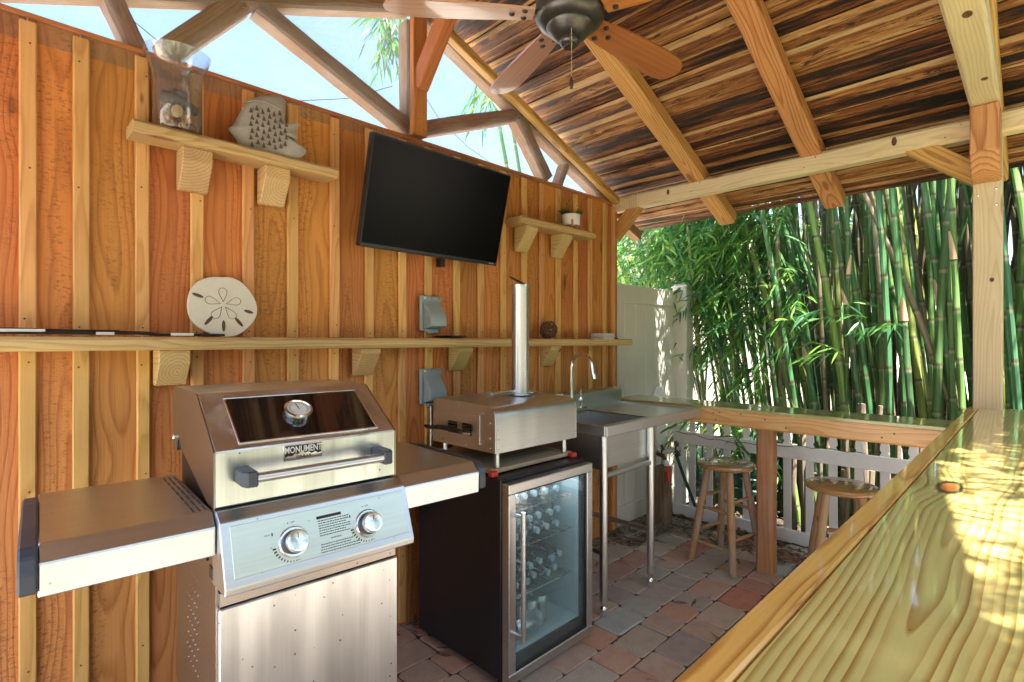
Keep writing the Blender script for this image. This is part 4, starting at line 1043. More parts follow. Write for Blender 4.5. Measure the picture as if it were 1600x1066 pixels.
for q in ((-1.90, 1.07), (-1.75, 1.075), (-1.60, 1.055), (-1.61, .93), (-1.70, .915), (-1.86, .92), (-1.555, 1.02), (-1.555, .96), (-1.555, .92), (-1.92, .93), (-1.92, 1.0)):
    m.lathe([(.0045, 0), (.004, .003), (0, .0042)], 8, Matrix.Translation((q[0], q[1], .0042)))
m.build('rivets', 'chrome', ov, ET)
m = MB()
for z in (.915, .955, .995, 1.03): m.lathe([(.004, 0), (.0035, .002), (0, .003)], 8, Matrix.Translation((OX0 + .012, OY0 - .0005, z)) @ rot_to((0, -1, 0)))
for z in (.925, 1.03): m.lathe([(.004, 0), (.0035, .002), (0, .003)], 8, Matrix.Translation((OX1 - .014, OY0 - .0005, z)) @ rot_to((0, -1, 0)))
m.build('rivets', 'chrome', ov, I)
hd = MB().tube([(OX0 - .004, 1.68, .962), (OX0 - .035, 1.70, .968), (OX0 - .05, 1.72, .972)], .005, 8).build('door_handle', 'chrome', ov, I, smooth=True)
MB().tube([(OX0 - .045, 1.69, .975), (OX0 - .052, 1.76, .982), (OX0 - .055, 1.83, .980), (OX0 - .056, 1.90, .972), (OX0 - .057, 1.925, .975)], [.010, .0115, .010, .0085, .007], 12).build('grip', 'black', hd, I, smooth=True)
ch = MB().lathe([(.052, 1.096), (.052, 1.104), (.041, 1.106), (.041, 1.60), (.043, 1.604), (.043, 1.616), (.039, 1.616), (.039, 1.58)], 32, Matrix.Translation((1.80, 1.745, 0)), cap=False).build('chimney', 'steel_oven', ov, I, smooth=True)
cT = Matrix.Translation((1.795, 1.755, 1.632)) @ Matrix.Rotation(R(-24), 4, Vector((.5, .85, 0)).normalized())
MB().lathe([(0, -.002), (.043, -.002), (.044, .001), (0, .003)], 28, Matrix.Rotation(R(0), 4, 'X')).build('chimney_cap', 'black', ch, Matrix.Translation((1.788, 1.752, 1.636)) @ Matrix.Rotation(R(27), 4, Vector((.7, .7, 0)).normalized()), smooth=True)
tb = MB().tube([(1.60, 1.735, 1.110), (1.76, 1.745, 1.112)], .011, 14).build('rotating_rod', 'chrome', ov, I, smooth=True)
MB().tube([(1.585, 1.734, 1.110), (1.603, 1.735, 1.110)], .014, 14).build('rod_cap', 'steel', tb, I, smooth=True)
MB().lathe([(.03, 0), (.042, .003), (.044, .009), (.040, .013), (.030, .008)], 28, Matrix.Translation((1.875, 1.76, 1.097))).build('roof_vent_ring', 'chrome', ov, I, smooth=True)

# ================================================================ SINK TABLE
sk = thing('sink_table', (2.38, 1.75, 0), 'free standing stainless sink table with drainboard beside the fridge', 'sink')
SX0, SX1, SY0, SY1, SZ = 2.10, 3.085, 1.46, 2.03, .942
bx0, bx1, by0, by1, bz = 2.15, 2.585, 1.535, 1.93, .715
m = MB()
co = []
def grid(m, xs, ys, z, skip):
    V = {(i, j): m.bm.verts.new((x, y, z)) for i, x in enumerate(xs) for j, y in enumerate(ys)}
    for i in range(len(xs) - 1):
        for j in range(len(ys) - 1):
            if (i, j) not in skip: m.bm.faces.new((V[i, j], V[i + 1, j], V[i + 1, j + 1], V[i, j + 1]))
t_ = .012
m.box(SX0 + t_, bx0, SY0 + t_, SY1, SZ - .014, SZ - .010).box(bx1, SX1 - t_, SY0 + t_, SY1, SZ - .014, SZ - .010).box(bx0, bx1, SY0 + t_, by0, SZ - .014, SZ - .010).box(bx0, bx1, by1, SY1, SZ - .014, SZ - .010)
top = m.build('drainboard', 'steel_sink', sk, I)
m = MB()
m.box(SX0, SX1, SY0, SY0 + t_, SZ - .052, SZ, .003).box(SX0, SX0 + t_, SY0 + t_, SY1, SZ - .052, SZ, .003).box(SX1 - t_, SX1, SY0 + t_, SY1, SZ - .052, SZ, .003)
m.build('rim', 'steel_sink', sk, I)
m = MB(); e = .003
m.box(bx0 - e, bx0, by0 - e, by1 + e, bz, SZ - .010).box(bx1, bx1 + e, by0 - e, by1 + e, bz, SZ - .010).box(bx0, bx1, by0 - e, by0, bz, SZ - .010).box(bx0, bx1, by1, by1 + e, bz, SZ - .010).box(bx0, bx1, by0, by1, bz, bz + e)
m.build('bowl', 'steel_sink', sk, I)
MB().prism([(SY1, SZ - .05), (SY1, 1.015), (SY1 + .006, 1.024), (SY1 + .045, 1.036), (SY1 + .05, 1.03), (SY1 + .05, SZ - .05)], 'x', SX0, SX1 + .01, bev=.002).build('backsplash', 'steel_sink', sk, I)
for x in (2.15, 2.592):
    for y in (1.515, 1.965):
        lg = MB().tube([(x, y, .075), (x, y, SZ - .016)], .0205, 18).build('leg', 'steel', sk, I, smooth=True)
        MB().lathe([(.018, 0), (.019, .03), (.016, .045), (.012, .05), (.012, .06), (.017, .062), (.0205, .076)], 16, Matrix.Translation((x, y, 0))).build('foot', 'chrome', lg, I, smooth=True)
MB().tube([(2.15, 1.515, .685), (2.592, 1.515, .685)], .0145, 14).build('front_rail', 'steel', sk, I, smooth=True)
for x in (2.15, 2.592): MB().tube([(x, 1.515, .31), (x, 1.965, .31)], .0145, 14).build('side_rail', 'steel', sk, I, smooth=True)
MB().tube([(2.15, 1.965, .31), (2.592, 1.965, .31)], .0145, 14).build('back_rail', 'steel', sk, I, smooth=True)
fc = thing('faucet', (2.49, 1.985, SZ - .01), 'chrome gooseneck faucet with side lever behind the sink bowl', 'faucet')
pts = [(0, 0, 0), (0, 0, .02), (0, 0, .20), (0, 0, .265)] + [(0, -.075 + .075 * math.cos(a), .265 + .075 * math.sin(a)) for a in [R(q) for q in range(15, 166, 15)]] + [(0, -.155, .235), (0, -.165, .205)]
MB().tube(pts, [.019, .013] + [.0105] * (len(pts) - 2), 16).build('spout', 'chrome', fc, smooth=True)
MB().tube([(0, -.160, .225), (0, -.167, .198)], .0135, 14).build('aerator', 'chrome', fc, smooth=True)
MB().box(-.02, .13, -.022, .022, 0, .018, .008, seg=2).build('deck_plate', 'chrome', fc, smooth=True)
MB().lathe([(.017, .015), (.015, .03), (.018, .05), (.016, .07), (.010, .085), (.006, .09)], 18, Matrix.Translation((.085, 0, 0))).tube([(.085, 0, .085), (.086, -.002, .115), (.088, -.004, .13)], [.006, .005, .0065], 10).build('lever', 'chrome', fc, smooth=True)
tag(MB().tube([(2.30, 2.01, 1.028), (2.43, 2.01, 1.030)], .008, 10).tube([(2.295, 2.01, 1.028), (2.315, 2.01, 1.028)], .012, 10).build('spray_handle', 'white_paint', None, smooth=True), 'white pull spray handle lying on the sink backsplash', 'handle')

# ================================================================ FAR BAR AND NEAR BAR
fb = thing('far_bar', (3.28, 1.2, 0), 'low pine bar counter across the far end below the bamboo', 'bar counter')
for x0, x1 in ((3.128, 3.275), (3.278, 3.42)):
    board('top_board', ((x0 + x1) / 2, 2.10, .941), ((x0 + x1) / 2, .16, .941), x1 - x0, .024, 'far_top', fb, bev=.003)
board('fascia', (3.141, 2.06, .893), (3.141, .245, .893), .098, .036, 'fascia', fb, up=(-1, 0, 0), bev=.004, rough=.001, seed=6)
board('fascia', (3.40, 2.10, .893), (3.40, .245, .893), .08, .03, 'fascia', fb, up=(1, 0, 0), bev=.004)
board('post', (3.245, 1.135, 0), (3.245, 1.135, .843), .095, .095, 'bar_post', fb, up=(-1, 0, 0), bev=.005, rough=.003, seed=5)
board('post', (3.245, -.10, 0), (3.245, -.10, .90), .09, .09, 'bar_post', fb, up=(-1, 0, 0), bev=.005)
m = MB()
for y, z in ((1.40, .915), (1.385, .875), (1.36, .92), (1.10, .905), (.99, .87), (.55, .875), (.50, .90), (1.235, .922)):
    m.lathe([(.0045, 0), (.004, .001)], 10, Matrix.Translation((3.1225, y, z)) @ rot_to((-1, 0, 0)))
m.build('nail_holes', 'carve', fb, I)
nb = thing('near_bar', (1.4, 0, 0), 'glossy varnished yellow pine bar counter running along the near side', 'bar counter')
board('edge_board', (-.9, .2135, 1.026), (3.225, .2135, 1.026), .0365, .044, 'bar_edge', nb, bev=.003)
for y0, y1 in ((-.005, .1922), (-.198, -.007), (-.40, -.20)):
    o = MB().box(-.9, 3.222, y0, y1, 1.010, 1.048, .0022).build('plank', 'bartop', nb, I)
board('apron', (-.9, .185, .955), (3.2, .185, .955), .09, .03, 'fascia', nb, up=(0, 1, 0), bev=.002)
for x in (-.7, .9, 2.4):
    board('post', (x, .05, 0), (x, .05, 1.008), .09, .09, 'bar_post', nb, up=(0, 1, 0), bev=.004)
board('apron', (-.9, -.36, .955), (3.2, -.36, .955), .09, .03, 'fascia', nb, up=(0, 1, 0), bev=.002)

# ================================================================ STOOLS
def stool(x, y, rz, label, ht=.612):
    t = thing('bar_stool', (x, y, 0), label, 'stool', rz, 'round wooden stools at the far bar')
    MB().lathe([(0, ht - .032), (.150, ht - .032), (.163, ht - .024), (.166, ht - .014), (.161, ht - .003), (.150, ht), (0, ht - .002)], 44).build('seat', ('stool_seat'), t, smooth=True)
    legs = []
    for k in range(4):
        a = R(45 + 90 * k); b = Vector((math.cos(a) * .205, math.sin(a) * .205, 0)); c = Vector((math.cos(a) * .105, math.sin(a) * .105, ht - .03))
        legs.append((b, c)); T = WM[t.name] @ Matrix.Translation((b + c) / 2) @ frame(b, c, (0, 0, 1)); L = (c - b).length
        m = MB().tube([(-L / 2, 0, 0), (-L / 2 + .05, 0, 0), (0, 0, 0), (L / 2, 0, 0)], [.0185, .021, .0225, .0195], 12); m.build('leg', 'stool', t, T, smooth=True)
    for k in range(4):
        for h in ((.40, .19) if k % 2 == 0 else (.335, .125)):
            A, B = legs[k], legs[(k + 1) % 4]; f = h / (ht - .03); p = A[0].lerp(A[1], f); q = B[0].lerp(B[1], f)
            mid = (p + q) / 2; T = WM[t.name] @ Matrix.Translation(mid) @ frame(p, q); L = (q - p).length
            MB().tube([(-L / 2, 0, 0), (-L / 4, 0, 0), (0, 0, 0), (L / 4, 0, 0), (L / 2, 0, 0)], [.008, .0105, .0115, .0105, .008], 10).build('rung', 'stool', t, T, smooth=True)
    return t
stool(3.205, 1.355, R(-12), 'round wooden stool left of the far bar post, by the sink')
stool(3.13, .725, R(20), 'round wooden stool partly hidden by the near bar edge')

# ================================================================ VINYL FENCE, PICKET FENCE
vf = thing('vinyl_fence', (3.7, 2.2, 0), 'tan vinyl privacy fence panel continuing beyond the wooden wall', 'fence')
m = MB().box(3.05, 4.13, 2.165, 2.215, 1.635, 1.77, .006); m.build('top_rail', 'vinyl', vf, I)
MB().box(3.05, 4.13, 2.165, 2.215, .0, .14, .006).build('bottom_rail', 'vinyl', vf, I)
x = 3.05; k = 0
while x < 4.125:
    w = min(.152, 4.128 - x); MB().box(x + .002, x + w - .002, 2.176, 2.204, .14, 1.636, .003).build('fence_board', 'vinyl', vf, I); x += w
MB().box(4.13, 4.255, 2.08, 2.205, 0, 1.80, .005).build('fence_post', 'vinyl', vf, I)
m = MB(); m.box(4.12, 4.265, 2.07, 2.215, 1.80, 1.815, .003); m.poly([(4.125, 2.075, 1.815), (4.26, 2.075, 1.815), (4.26, 2.21, 1.815), (4.125, 2.21, 1.815), (4.192, 2.142, 1.85)], [(0, 1, 4), (1, 2, 4), (2, 3, 4), (3, 0, 4)]); m.build('post_cap', 'vinyl', vf, I)
pf = thing('picket_fence', (3.83, .8, 0), 'white picket fence with pointed tops below the far bar', 'fence')
pk = [(-.024, 0), (.024, 0), (.024, .655), (.017, .662), (.017, .672), (.024, .680), (.024, .70), (.020, .722), (.011, .742), (0, .757), (-.011, .742), (-.020, .722), (-.024, .70), (-.024, .680), (-.017, .672), (-.017, .662), (-.024, .655)]
PKM = MB().prism(pk, 'y', -.008, .008, bev=.0015).mesh('picket', 'white_paint')
for k in range(-10, 12):
    y = .525 + .136 * k
    if y > 1.95: continue
    link(bpy.data.objects.new('picket', PKM), pf, Matrix.Translation((3.838, y, .005 + rnd.uniform(-.004, .004))) @ Matrix.Rotation(R(90) + rnd.uniform(-.02, .02), 4, 'Z') @ Matrix.Rotation(rnd.uniform(-.008, .008), 4, 'Y'))
board('rail', (3.815, 2.03, .61), (3.815, -.95, .61), .09, .026, 'white_paint', pf, up=(-1, 0, 0), bev=.003)
board('rail', (3.815, 2.03, .045), (3.815, -.95, .045), .085, .026, 'white_paint', pf, up=(-1, 0, 0), bev=.003)
board('end_post', (3.85, 1.99, 0), (3.85, 1.99, .70), .07, .07, 'white_paint', pf, up=(1, 0, 0), bev=.004)
m = MB().tube([(3.797, 2.0 - .05 * k, .650 - .012 * math.sin(k * .9) ** 2 - (.02 * math.sin(k * .21) if k > 3 else 0)) for k in range(26)], .0022, 5)
tag(m.build('fence_cable', 'cable'), 'thin cable draped along the rail of the white picket fence', 'cable')
pts = [(-.07, 0), (.07, 0), (.07, .90), (.062, .935), (.045, .962), (.02, .985), (0, .995), (-.02, .985), (-.045, .962), (-.062, .935), (-.07, .90)]
tag(MB().prism(pts, 'y', -.011, .011, bev=.002).build('pointed_board', 'white_paint', None, Matrix.Translation((3.80, 2.10, 0)) @ Matrix.Rotation(R(-3), 4, 'X')), 'white board with rounded point leaning on the vinyl fence', 'board')

# plumbing in the corner
pl_ = thing('hose_bib', (3.86, 2.06, 0), 'dirty white standpipe with two rusty tap valves in the fence corner', 'tap')
MB().tube([(3.64, 2.02, 0), (3.64, 2.02, .50)], .017, 12).build('standpipe', 'pvc', pl_, I, smooth=True)
MB().tube([(3.56, 2.02, .515), (3.76, 2.00, .505)], .019, 12).build('cross_pipe', 'pvc', pl_, I, smooth=True)
for x in (3.55, 3.76):
    v = MB().tube([(x, 2.02, .51), (x, 1.97, .50), (x, 1.95, .47)], .015, 10).tube([(x, 1.985, .51), (x, 1.975, .56)], .006, 8).build('valve', 'valve', pl_, I, smooth=True)
    m = MB()
    for k in range(6):
        a = k * math.pi / 3; m.tube([(x, 1.973, .562), (x + .028 * math.cos(a), 1.973 + .012 * math.sin(a), .562 + .02 * math.sin(a))], .0055, 6)
    m.build('valve_wheel', 'valve', v, I, smooth=True)
nz = thing('hose_nozzle', (3.50, 1.96, .44), 'red and white hose nozzle hanging from the left tap valve', 'nozzle')
MB().tube([(3.545, 1.95, .47), (3.535, 1.93, .43)], .018, 10).build('collar', 'white_paint', nz, I, smooth=True)
MB().tube([(3.535, 1.93, .43), (3.50, 1.90, .33)], [.02, .015], 10).build('grip', 'red', nz, I, smooth=True)
tag(MB().tube([(3.78, 1.99, .48), (3.80, 1.93, .30), (3.83, 1.86, .10), (3.86, 1.80, .01)], .012, 10).build('garden_hose', 'green_plastic', None, smooth=True), 'dark green garden hose hanging from the right tap valve', 'hose')
tag(board('wood_stump', (3.55, 1.97, 0), (3.55, 1.97, .43), .10, .10, 'stump', None, up=(1, 0, 0), bev=.012), 'short dark timber stump standing at the vinyl fence', 'stump')
# trash bin beyond the fence
tbn = thing('trash_bin', (4.35, 1.62, 0), 'dark green plastic bin standing behind the picket fence', 'bin')
MB().lathe([(.17, 0), (.21, .45), (.215, .47), (.22, .475), (.22, .50)], 28).build('bin_body', 'green_plastic', tbn, smooth=True)
MB().lathe([(.23, .49), (.232, .52), (.19, .56), (.05, .585), (0, .587)], 28).build('bin_lid', 'green_plastic', tbn, smooth=True)
m = MB()
for k in range(4): m.lathe([(.185 + k * .01, .10 + k * .09), (.195 + k * .01, .105 + k * .09), (.187 + k * .01, .115 + k * .09)], 28, cap=False)
m.build('bin_ribs', 'green_plastic', tbn, smooth=True)

# ================================================================ BAMBOO
def culm_mesh(seed, r, H, bendx, bendy):
    rr = random.Random(seed); m = MB(); seg = 9; node = .30; rings = []
    def cen(z):
        f = z / H; return Vector((bendx * f ** 2.3 + .02 * math.sin(z * 1.3 + seed), bendy * f ** 2.3 + .02 * math.cos(z * 1.1 + seed), z))
    zs = [0]
    k = 0
    while (k + .5) * node < H:
        z = (k + .5) * node; zs += [(z - .012, 1.0), (z, 1.13), (z + .010, .97)]; k += 1
    zs = [(0, 1.0)] + zs[1:] + [(H, .6)]
    for z, q in zs:
        R_ = r * q * (1 - .75 * (z / H) ** 1.6); c = cen(z)
        rings.append([m.bm.verts.new(c + Vector((R_ * math.cos(2 * math.pi * j / seg), R_ * math.sin(2 * math.pi * j / seg), 0))) for j in range(seg)])
    for A, B in zip(rings, rings[1:]):
        for j in range(seg): m.bm.faces.new((A[j], A[(j + 1) % seg], B[(j + 1) % seg], B[j]))
    return m.mesh('bamboo_culm', 'culm', True)
rc = random.Random(21)
fat = [culm_mesh(i, rc.uniform(.018, .028), rc.uniform(6.0, 7.5), rc.uniform(-.7, 1.2), rc.uniform(-.9, .9)) for i in range(9)]
thin = [culm_mesh(50 + i, rc.uniform(.011, .019), rc.uniform(4.6, 6.2), rc.uniform(-.8, 1.4), rc.uniform(-.5, 1.8)) for i in range(7)]
SHM = MB(); 
pr_ = []
def sheath_mesh(seed):
    m = MB(); seg = 7; rr = random.Random(seed); L = .22; rows = 6; g_ = []
    for i in range(rows):
        f = i / (rows - 1); w = math.pi * (1.12 - f) * .85 + .04; rad = 1.08 + .35 * f ** 3
        g_.append([m.bm.verts.new((rad * math.cos(w * (j / (seg - 1) - .5)), rad * math.sin(w * (j / (seg - 1) - .5)), L * f)) for j in range(seg)])
    for A, B in zip(g_, g_[1:]):
        for j in range(seg - 1): m.bm.faces.new((A[j], A[j + 1], B[j + 1], B[j]))
    return m.mesh('culm_sheath', 'sheath', True)
culms = []
def place_culm(x, y, me, lean_x, lean_y, label, group, sc=1.0):
    o = bpy.data.objects.new('bamboo_culm', me)
    rz = rc.uniform(0, 6.28) if me in fat else rc.uniform(-.6, .6)
    T = Matrix.Translation((x, y, -.02 - rc.uniform(0, .30))) @ Matrix.Rotation(lean_x, 4, 'Y') @ Matrix.Rotation(-lean_y, 4, 'X') @ Matrix.Rotation(rz, 4, 'Z') @ Matrix.Diagonal((sc, sc, 1, 1))
    link(o, None, T); tag(o, label, 'bamboo stalk', group); culms.append((o, T, me)); return o
n = 0; used = []
tries = 0
while n < 222 and tries < 12000:                                          # thick stalks, densest in front of the camera's right side
    tries += 1
    y = rc.uniform(-1.9, 1.45); xf = 4.06 + .25 * max(0, y - .3) ** 1.2; x = xf + (rc.random() ** 1.5) * 1.5
    if any((x - a) ** 2 + (y - b) ** 2 < .060 ** 2 for a, b in used): continue
    used.append((x, y))
    front = x < xf + .35
    place_culm(x, y, rc.choice(fat), rc.gauss(.02, .035), rc.gauss(.015 + .06 * max(0, y + .2), .055),
               'thick green bamboo stalk in the front of the clump beyond the fence' if front else 'thick green bamboo stalk deep inside the clump beyond the fence',
               'thick stalks at the front of the bamboo clump' if front else 'thick stalks deep in the bamboo clump', rc.uniform(.75, 1.12)); n += 1
n = 0
while n < 78 and tries < 26000:
    tries += 1
    y = rc.uniform(.8, 2.6); x = 4.35 + rc.random() * 1.2
    if any((x - a) ** 2 + (y - b) ** 2 < .05 ** 2 for a, b in used): continue
    used.append((x, y)); place_culm(x, y, rc.choice(thin), rc.gauss(-.02, .05), rc.gauss(.12, .07), 'thin leaning bamboo stalk at the leafy left side of the clump', 'thin stalks at the left of the bamboo clump'); n += 1
bm = bmesh.new()
for k in range(270):                                                     # the unseen heart of the clump, past three hundred stalks
    y = rc.uniform(-2.6, 1.75); x = rc.uniform(5.25, 7.0); n0 = len(bm.verts); bm.from_mesh(rc.choice(fat)); bm.verts.ensure_lookup_table()
    bmesh.ops.transform(bm, verts=bm.verts[n0:], matrix=Matrix.Translation((x, y, -rc.uniform(0, .3))) @ Matrix.Rotation(rc.gauss(.02, .06), 4, 'Y') @ Matrix.Rotation(rc.gauss(0, .07), 4, 'X') @ Matrix.Rotation(rc.uniform(0, 6.28), 4, 'Z'))
me = bpy.data.meshes.new('bamboo_thicket'); bm.to_mesh(me); bm.free(); me.materials.clear(); me.materials.append(M['culm'])
tag(link(bpy.data.objects.new('bamboo_thicket', me), None), 'dense dark heart of the bamboo clump far behind the front stalks', 'bamboo thicket', kind='stuff')
fronts = sorted(culms, key=lambda c: c[1].translation.x - .25 * c[1].translation.y)[:60]
for k in range(17):
    o, T, me = fronts[(k * 7) % len(fronts)]; z = .30 * (rc.randrange(2, 9) + .5)
    cz = min(me.vertices, key=lambda v: abs(v.co.z - z)).co.z
    ring = [v.co for v in me.vertices if abs(v.co.z - cz) < 1e-4]; c = sum(ring, Vector()) / len(ring); rad = (ring[0] - c).length
    s_ = bpy.data.objects.new('culm_sheath', sheath_mesh(k)); link(s_, o, T @ Matrix.Translation(c) @ Matrix.Rotation(rc.uniform(2.4, 4.2) - T.to_euler().z, 4, 'Z') @ Matrix.Diagonal((rad, rad, rc.uniform(.45, .85), 1)))
    s_['label'] = 'dry tan sheath still wrapped round the stalk'
rd = random.Random(31)
for k in range(46):                                                      # dead canes and cut stubs behind the pickets
    y = rd.uniform(-.6, 1.45); x = rd.uniform(3.93, 4.02); h = rd.uniform(.45, .98) if y > .5 else rd.uniform(.3, .7)
    m = MB().tube([(0, 0, 0), (rd.uniform(-.01, .01), rd.uniform(-.02, .02), h * .5), (rd.uniform(-.02, .02), rd.uniform(-.03, .03), h)], rd.uniform(.012, .021), 8)
    tag(m.build('cane_stub', 'dead', None, Matrix.Translation((x, y, -.02)), smooth=True), 'grey dead bamboo stub standing close behind the picket fence', 'bamboo stub', 'dead bamboo stubs behind the picket fence')

def leaf_cloud(name, twigs, mat, label, cat, lmin=.09, lmax=.17, wl=.12, droop=.6, per=(6, 11), seed=1, stems=True):
    """twigs: list of (start, direction, length); leaves hang along each twig"""
    r = np.random.default_rng(seed); V = []; F = []; tone = []; base = 0
    SV = []
    for p, d, L in twigs:
        p = np.array(p, float); d = np.array(d, float); d /= np.linalg.norm(d); n_ = int(r.integers(*per)); tt = r.random()
        side = np.cross(d, (0, 0, 1)); side /= (np.linalg.norm(side) + 1e-6)
        pts_ = [p]
        for i in range(n_):
            f = (i + 1) / n_; q = p + d * L * f + np.array((0, 0, -droop * L * .5 * f * f)); pts_.append(q)
            s_ = 1 if i % 2 else -1
            ld = d * .8 + side * s_ * r.uniform(.3, .9) + np.array((0, 0, -droop * r.uniform(.3, 1.3))) + r.normal(0, .22, 3)
            ld /= np.linalg.norm(ld); l = r.uniform(lmin, lmax); w = l * wl * r.uniform(.8, 1.2) * .5
            wv = np.cross(ld, r.normal(0, 1, 3)); wv /= np.linalg.norm(wv) + 1e-6; nv = np.cross(ld, wv)
            a = q; b = q + ld * l * .3; c = q + ld * l * .68 + np.array((0, 0, -l * .06)); e = q + ld * l + np.array((0, 0, -l * .18))
            V += [a, b + wv * w, b - wv * w, c + wv * w * .75, c - wv * w * .75, e]
            F += [(base, base + 1, base + 2), (base + 1, base + 3, base + 4, base + 2), (base + 3, base + 5, base + 4)]; base += 6
            tone += [min(1, max(0, tt * .6 + r.random() * .5 - .05))] * 6
        if stems:
            for a, b in zip(pts_, pts_[1:]):
                w = np.array((.0015, .0015, 0)); w2 = np.array((0, 0, .002))
                V += [a - w, a + w, b + w, b - w, a - w2, a + w2, b + w2, b - w2]; F += [(base, base + 1, base + 2, base + 3), (base + 4, base + 5, base + 6, base + 7)]; base += 8; tone += [.6] * 8
    me = bpy.data.meshes.new(name); me.from_pydata([tuple(v) for v in V], [], F); me.materials.append(M[mat])
    at = me.attributes.new('tone', 'FLOAT', 'POINT'); at.data.foreach_set('value', tone)
    o = bpy.data.objects.new(name, me); link(o, None, Matrix()); return tag(o, label, cat, kind='stuff')
rl = random.Random(77)
tw = []
def cluster(c, rad, n, dirb=(-.5, .2, -.2), L=(.25, .5)):
    for _ in range(n):
        v = Vector((rl.gauss(0, 1), rl.gauss(0, 1), rl.gauss(0, 1))).normalized() * rl.random() ** .5
        p = Vector(c) + Vector((v.x * rad[0], v.y * rad[1], v.z * rad[2]))
        d = Vector(dirb) + Vector((rl.gauss(0, .5), rl.gauss(0, .5), rl.gauss(0, .35)))
        tw.append((p, d, rl.uniform(*L)))
# leafy left flank of the clump, from the fence post to the thick stalks
for c, rad, n_ in (((4.6, 2.35, 2.45), (.45, .55, .55), 260), ((4.55, 1.95, 2.15), (.35, .4, .45), 200), ((4.5, 1.85, 1.65), (.3, .3, .4), 120), ((4.75, 2.2, 1.35), (.45, .4, .35), 60),
                   ((4.5, 1.55, 2.3), (.35, .35, .3), 70), ((4.7, 1.75, 1.15), (.35, .35, .22), 20), ((4.35, 1.4, 1.75), (.2, .25, .3), 16), ((5.6, 2.35, 2.4), (.7, .45, .7), 150), ((4.4, 1.6, .75), (.25, .35, .15), 22),
                   ((4.05, 1.75, .72), (.08, .35, .07), 14), ((5.3, 3.6, 2.6), (.25, .28, .7), 100)):
    cluster(c, rad, n_)
for y, z in ((.95, 1.55), (.80, 1.50), (.62, 1.50), (1.1, 1.45), (.9, 1.25)):
    cluster((4.0, y, z), (.05, .07, .05), 2, (-.3, .8, -.05), (.15, .3))
leaf_cloud('bamboo_foliage', tw, 'leaf', 'hanging green leaves covering the left side of the bamboo clump', 'foliage', seed=3)
tw = []
for _ in range(17): cluster((rl.uniform(3.75, 4.4), rl.uniform(.9, 2.05), rl.uniform(2.75, 3.5)), (.3, .3, .25), 22, L=(.3, .5))  # unseen leaves added to keep sun off the vinyl fence
for _ in range(30): cluster((rl.uniform(3.9, 7.0), rl.uniform(-3.0, 3.6), rl.uniform(3.4, 6.8)), (.5, .5, .6), 26, L=(.3, .6))
leaf_cloud('crown_and_shade_foliage', tw, 'leaf', 'leafy crowns of the bamboo above the roof line, with leaves added to shade the fence', 'foliage', seed=4, stems=False, lmax=.2)
# bamboo sprays reaching over the wall, seen through the gable
tw = []
for c, rad, n_ in (((2.16, 3.46, 3.78), (.07, .07, .22), 26), ((2.83, 3.13, 3.42), (.13, .08, .05), 14), ((2.15, 3.46, 4.4), (.3, .3, .3), 50)):
    cluster(c, rad, n_, (-.15, -.1, -.9), (.2, .35))
leaf_cloud('overhanging_foliage', tw, 'leaf', 'bamboo leaf sprays hanging outside the clear gable sheet', 'foliage', seed=5)
m = MB(); m.tube([(4.6, 4.2, 0), (4.2, 4.0, 2.2), (3.4, 3.7, 3.9), (2.6, 3.6, 4.6), (2.2, 3.5, 4.4), (2.16, 3.46, 3.9)], [.03, .026, .018, .01, .006, .003], 8)
tag(m.build('arching_bamboo', 'culm', smooth=True), 'single bamboo stalk arching over behind the wooden wall', 'bamboo stalk')
m = MB(); m.tube([(5.0, 4.4, 0), (4.6, 4.2, 2.2), (3.9, 3.9, 3.6), (3.1, 3.4, 3.8), (2.85, 3.15, 3.5)], [.03, .026, .018, .01, .004], 8)
tag(m.build('arching_bamboo', 'culm', smooth=True), 'lower bamboo stalk bending toward the gable from outside', 'bamboo stalk')

# litter on the soil and in the corner
r = np.random.default_rng(12); V = []; F = []; tone = []
def litter(x0, x1, y0, y1, n, z0, zs):
    for _ in range(n):
        b = len(V); p = np.array((r.uniform(x0, x1), r.uniform(y0, y1), z0 + r.random() * zs)); a = r.uniform(0, 6.28); l = r.uniform(.03, .10); w = l * r.uniform(.08, .16)
        d = np.array((math.cos(a), math.sin(a), r.uniform(-.25, .25))) * l; s_ = np.array((-math.sin(a), math.cos(a), r.uniform(-.3, .3))) * w
        V.extend([p - d / 2, p + s_, p + d / 2, p - s_ + np.array((0, 0, .004))]); F.append((b, b + 1, b + 2, b + 3))
litter(3.42, 3.80, .9, 2.15, 520, .002, .02); litter(3.86, 5.2, -.9, 2.6, 2600, -.005, .04); litter(3.0, 3.5, 1.85, 2.13, 120, .004, .012); litter(1.2, 3.6, .4, 1.9, 50, .004, .003); litter(1.2, 3.2, 2.03, 2.13, 120, .003, .012)
me = bpy.data.meshes.new('leaf_litter'); me.from_pydata([tuple(v) for v in V], [], F); me.materials.append(M['litter'])
tag(link(bpy.data.objects.new('leaf_litter', me), None), 'dry fallen bamboo leaves on the soil and paving edge', 'leaf litter', kind='stuff')

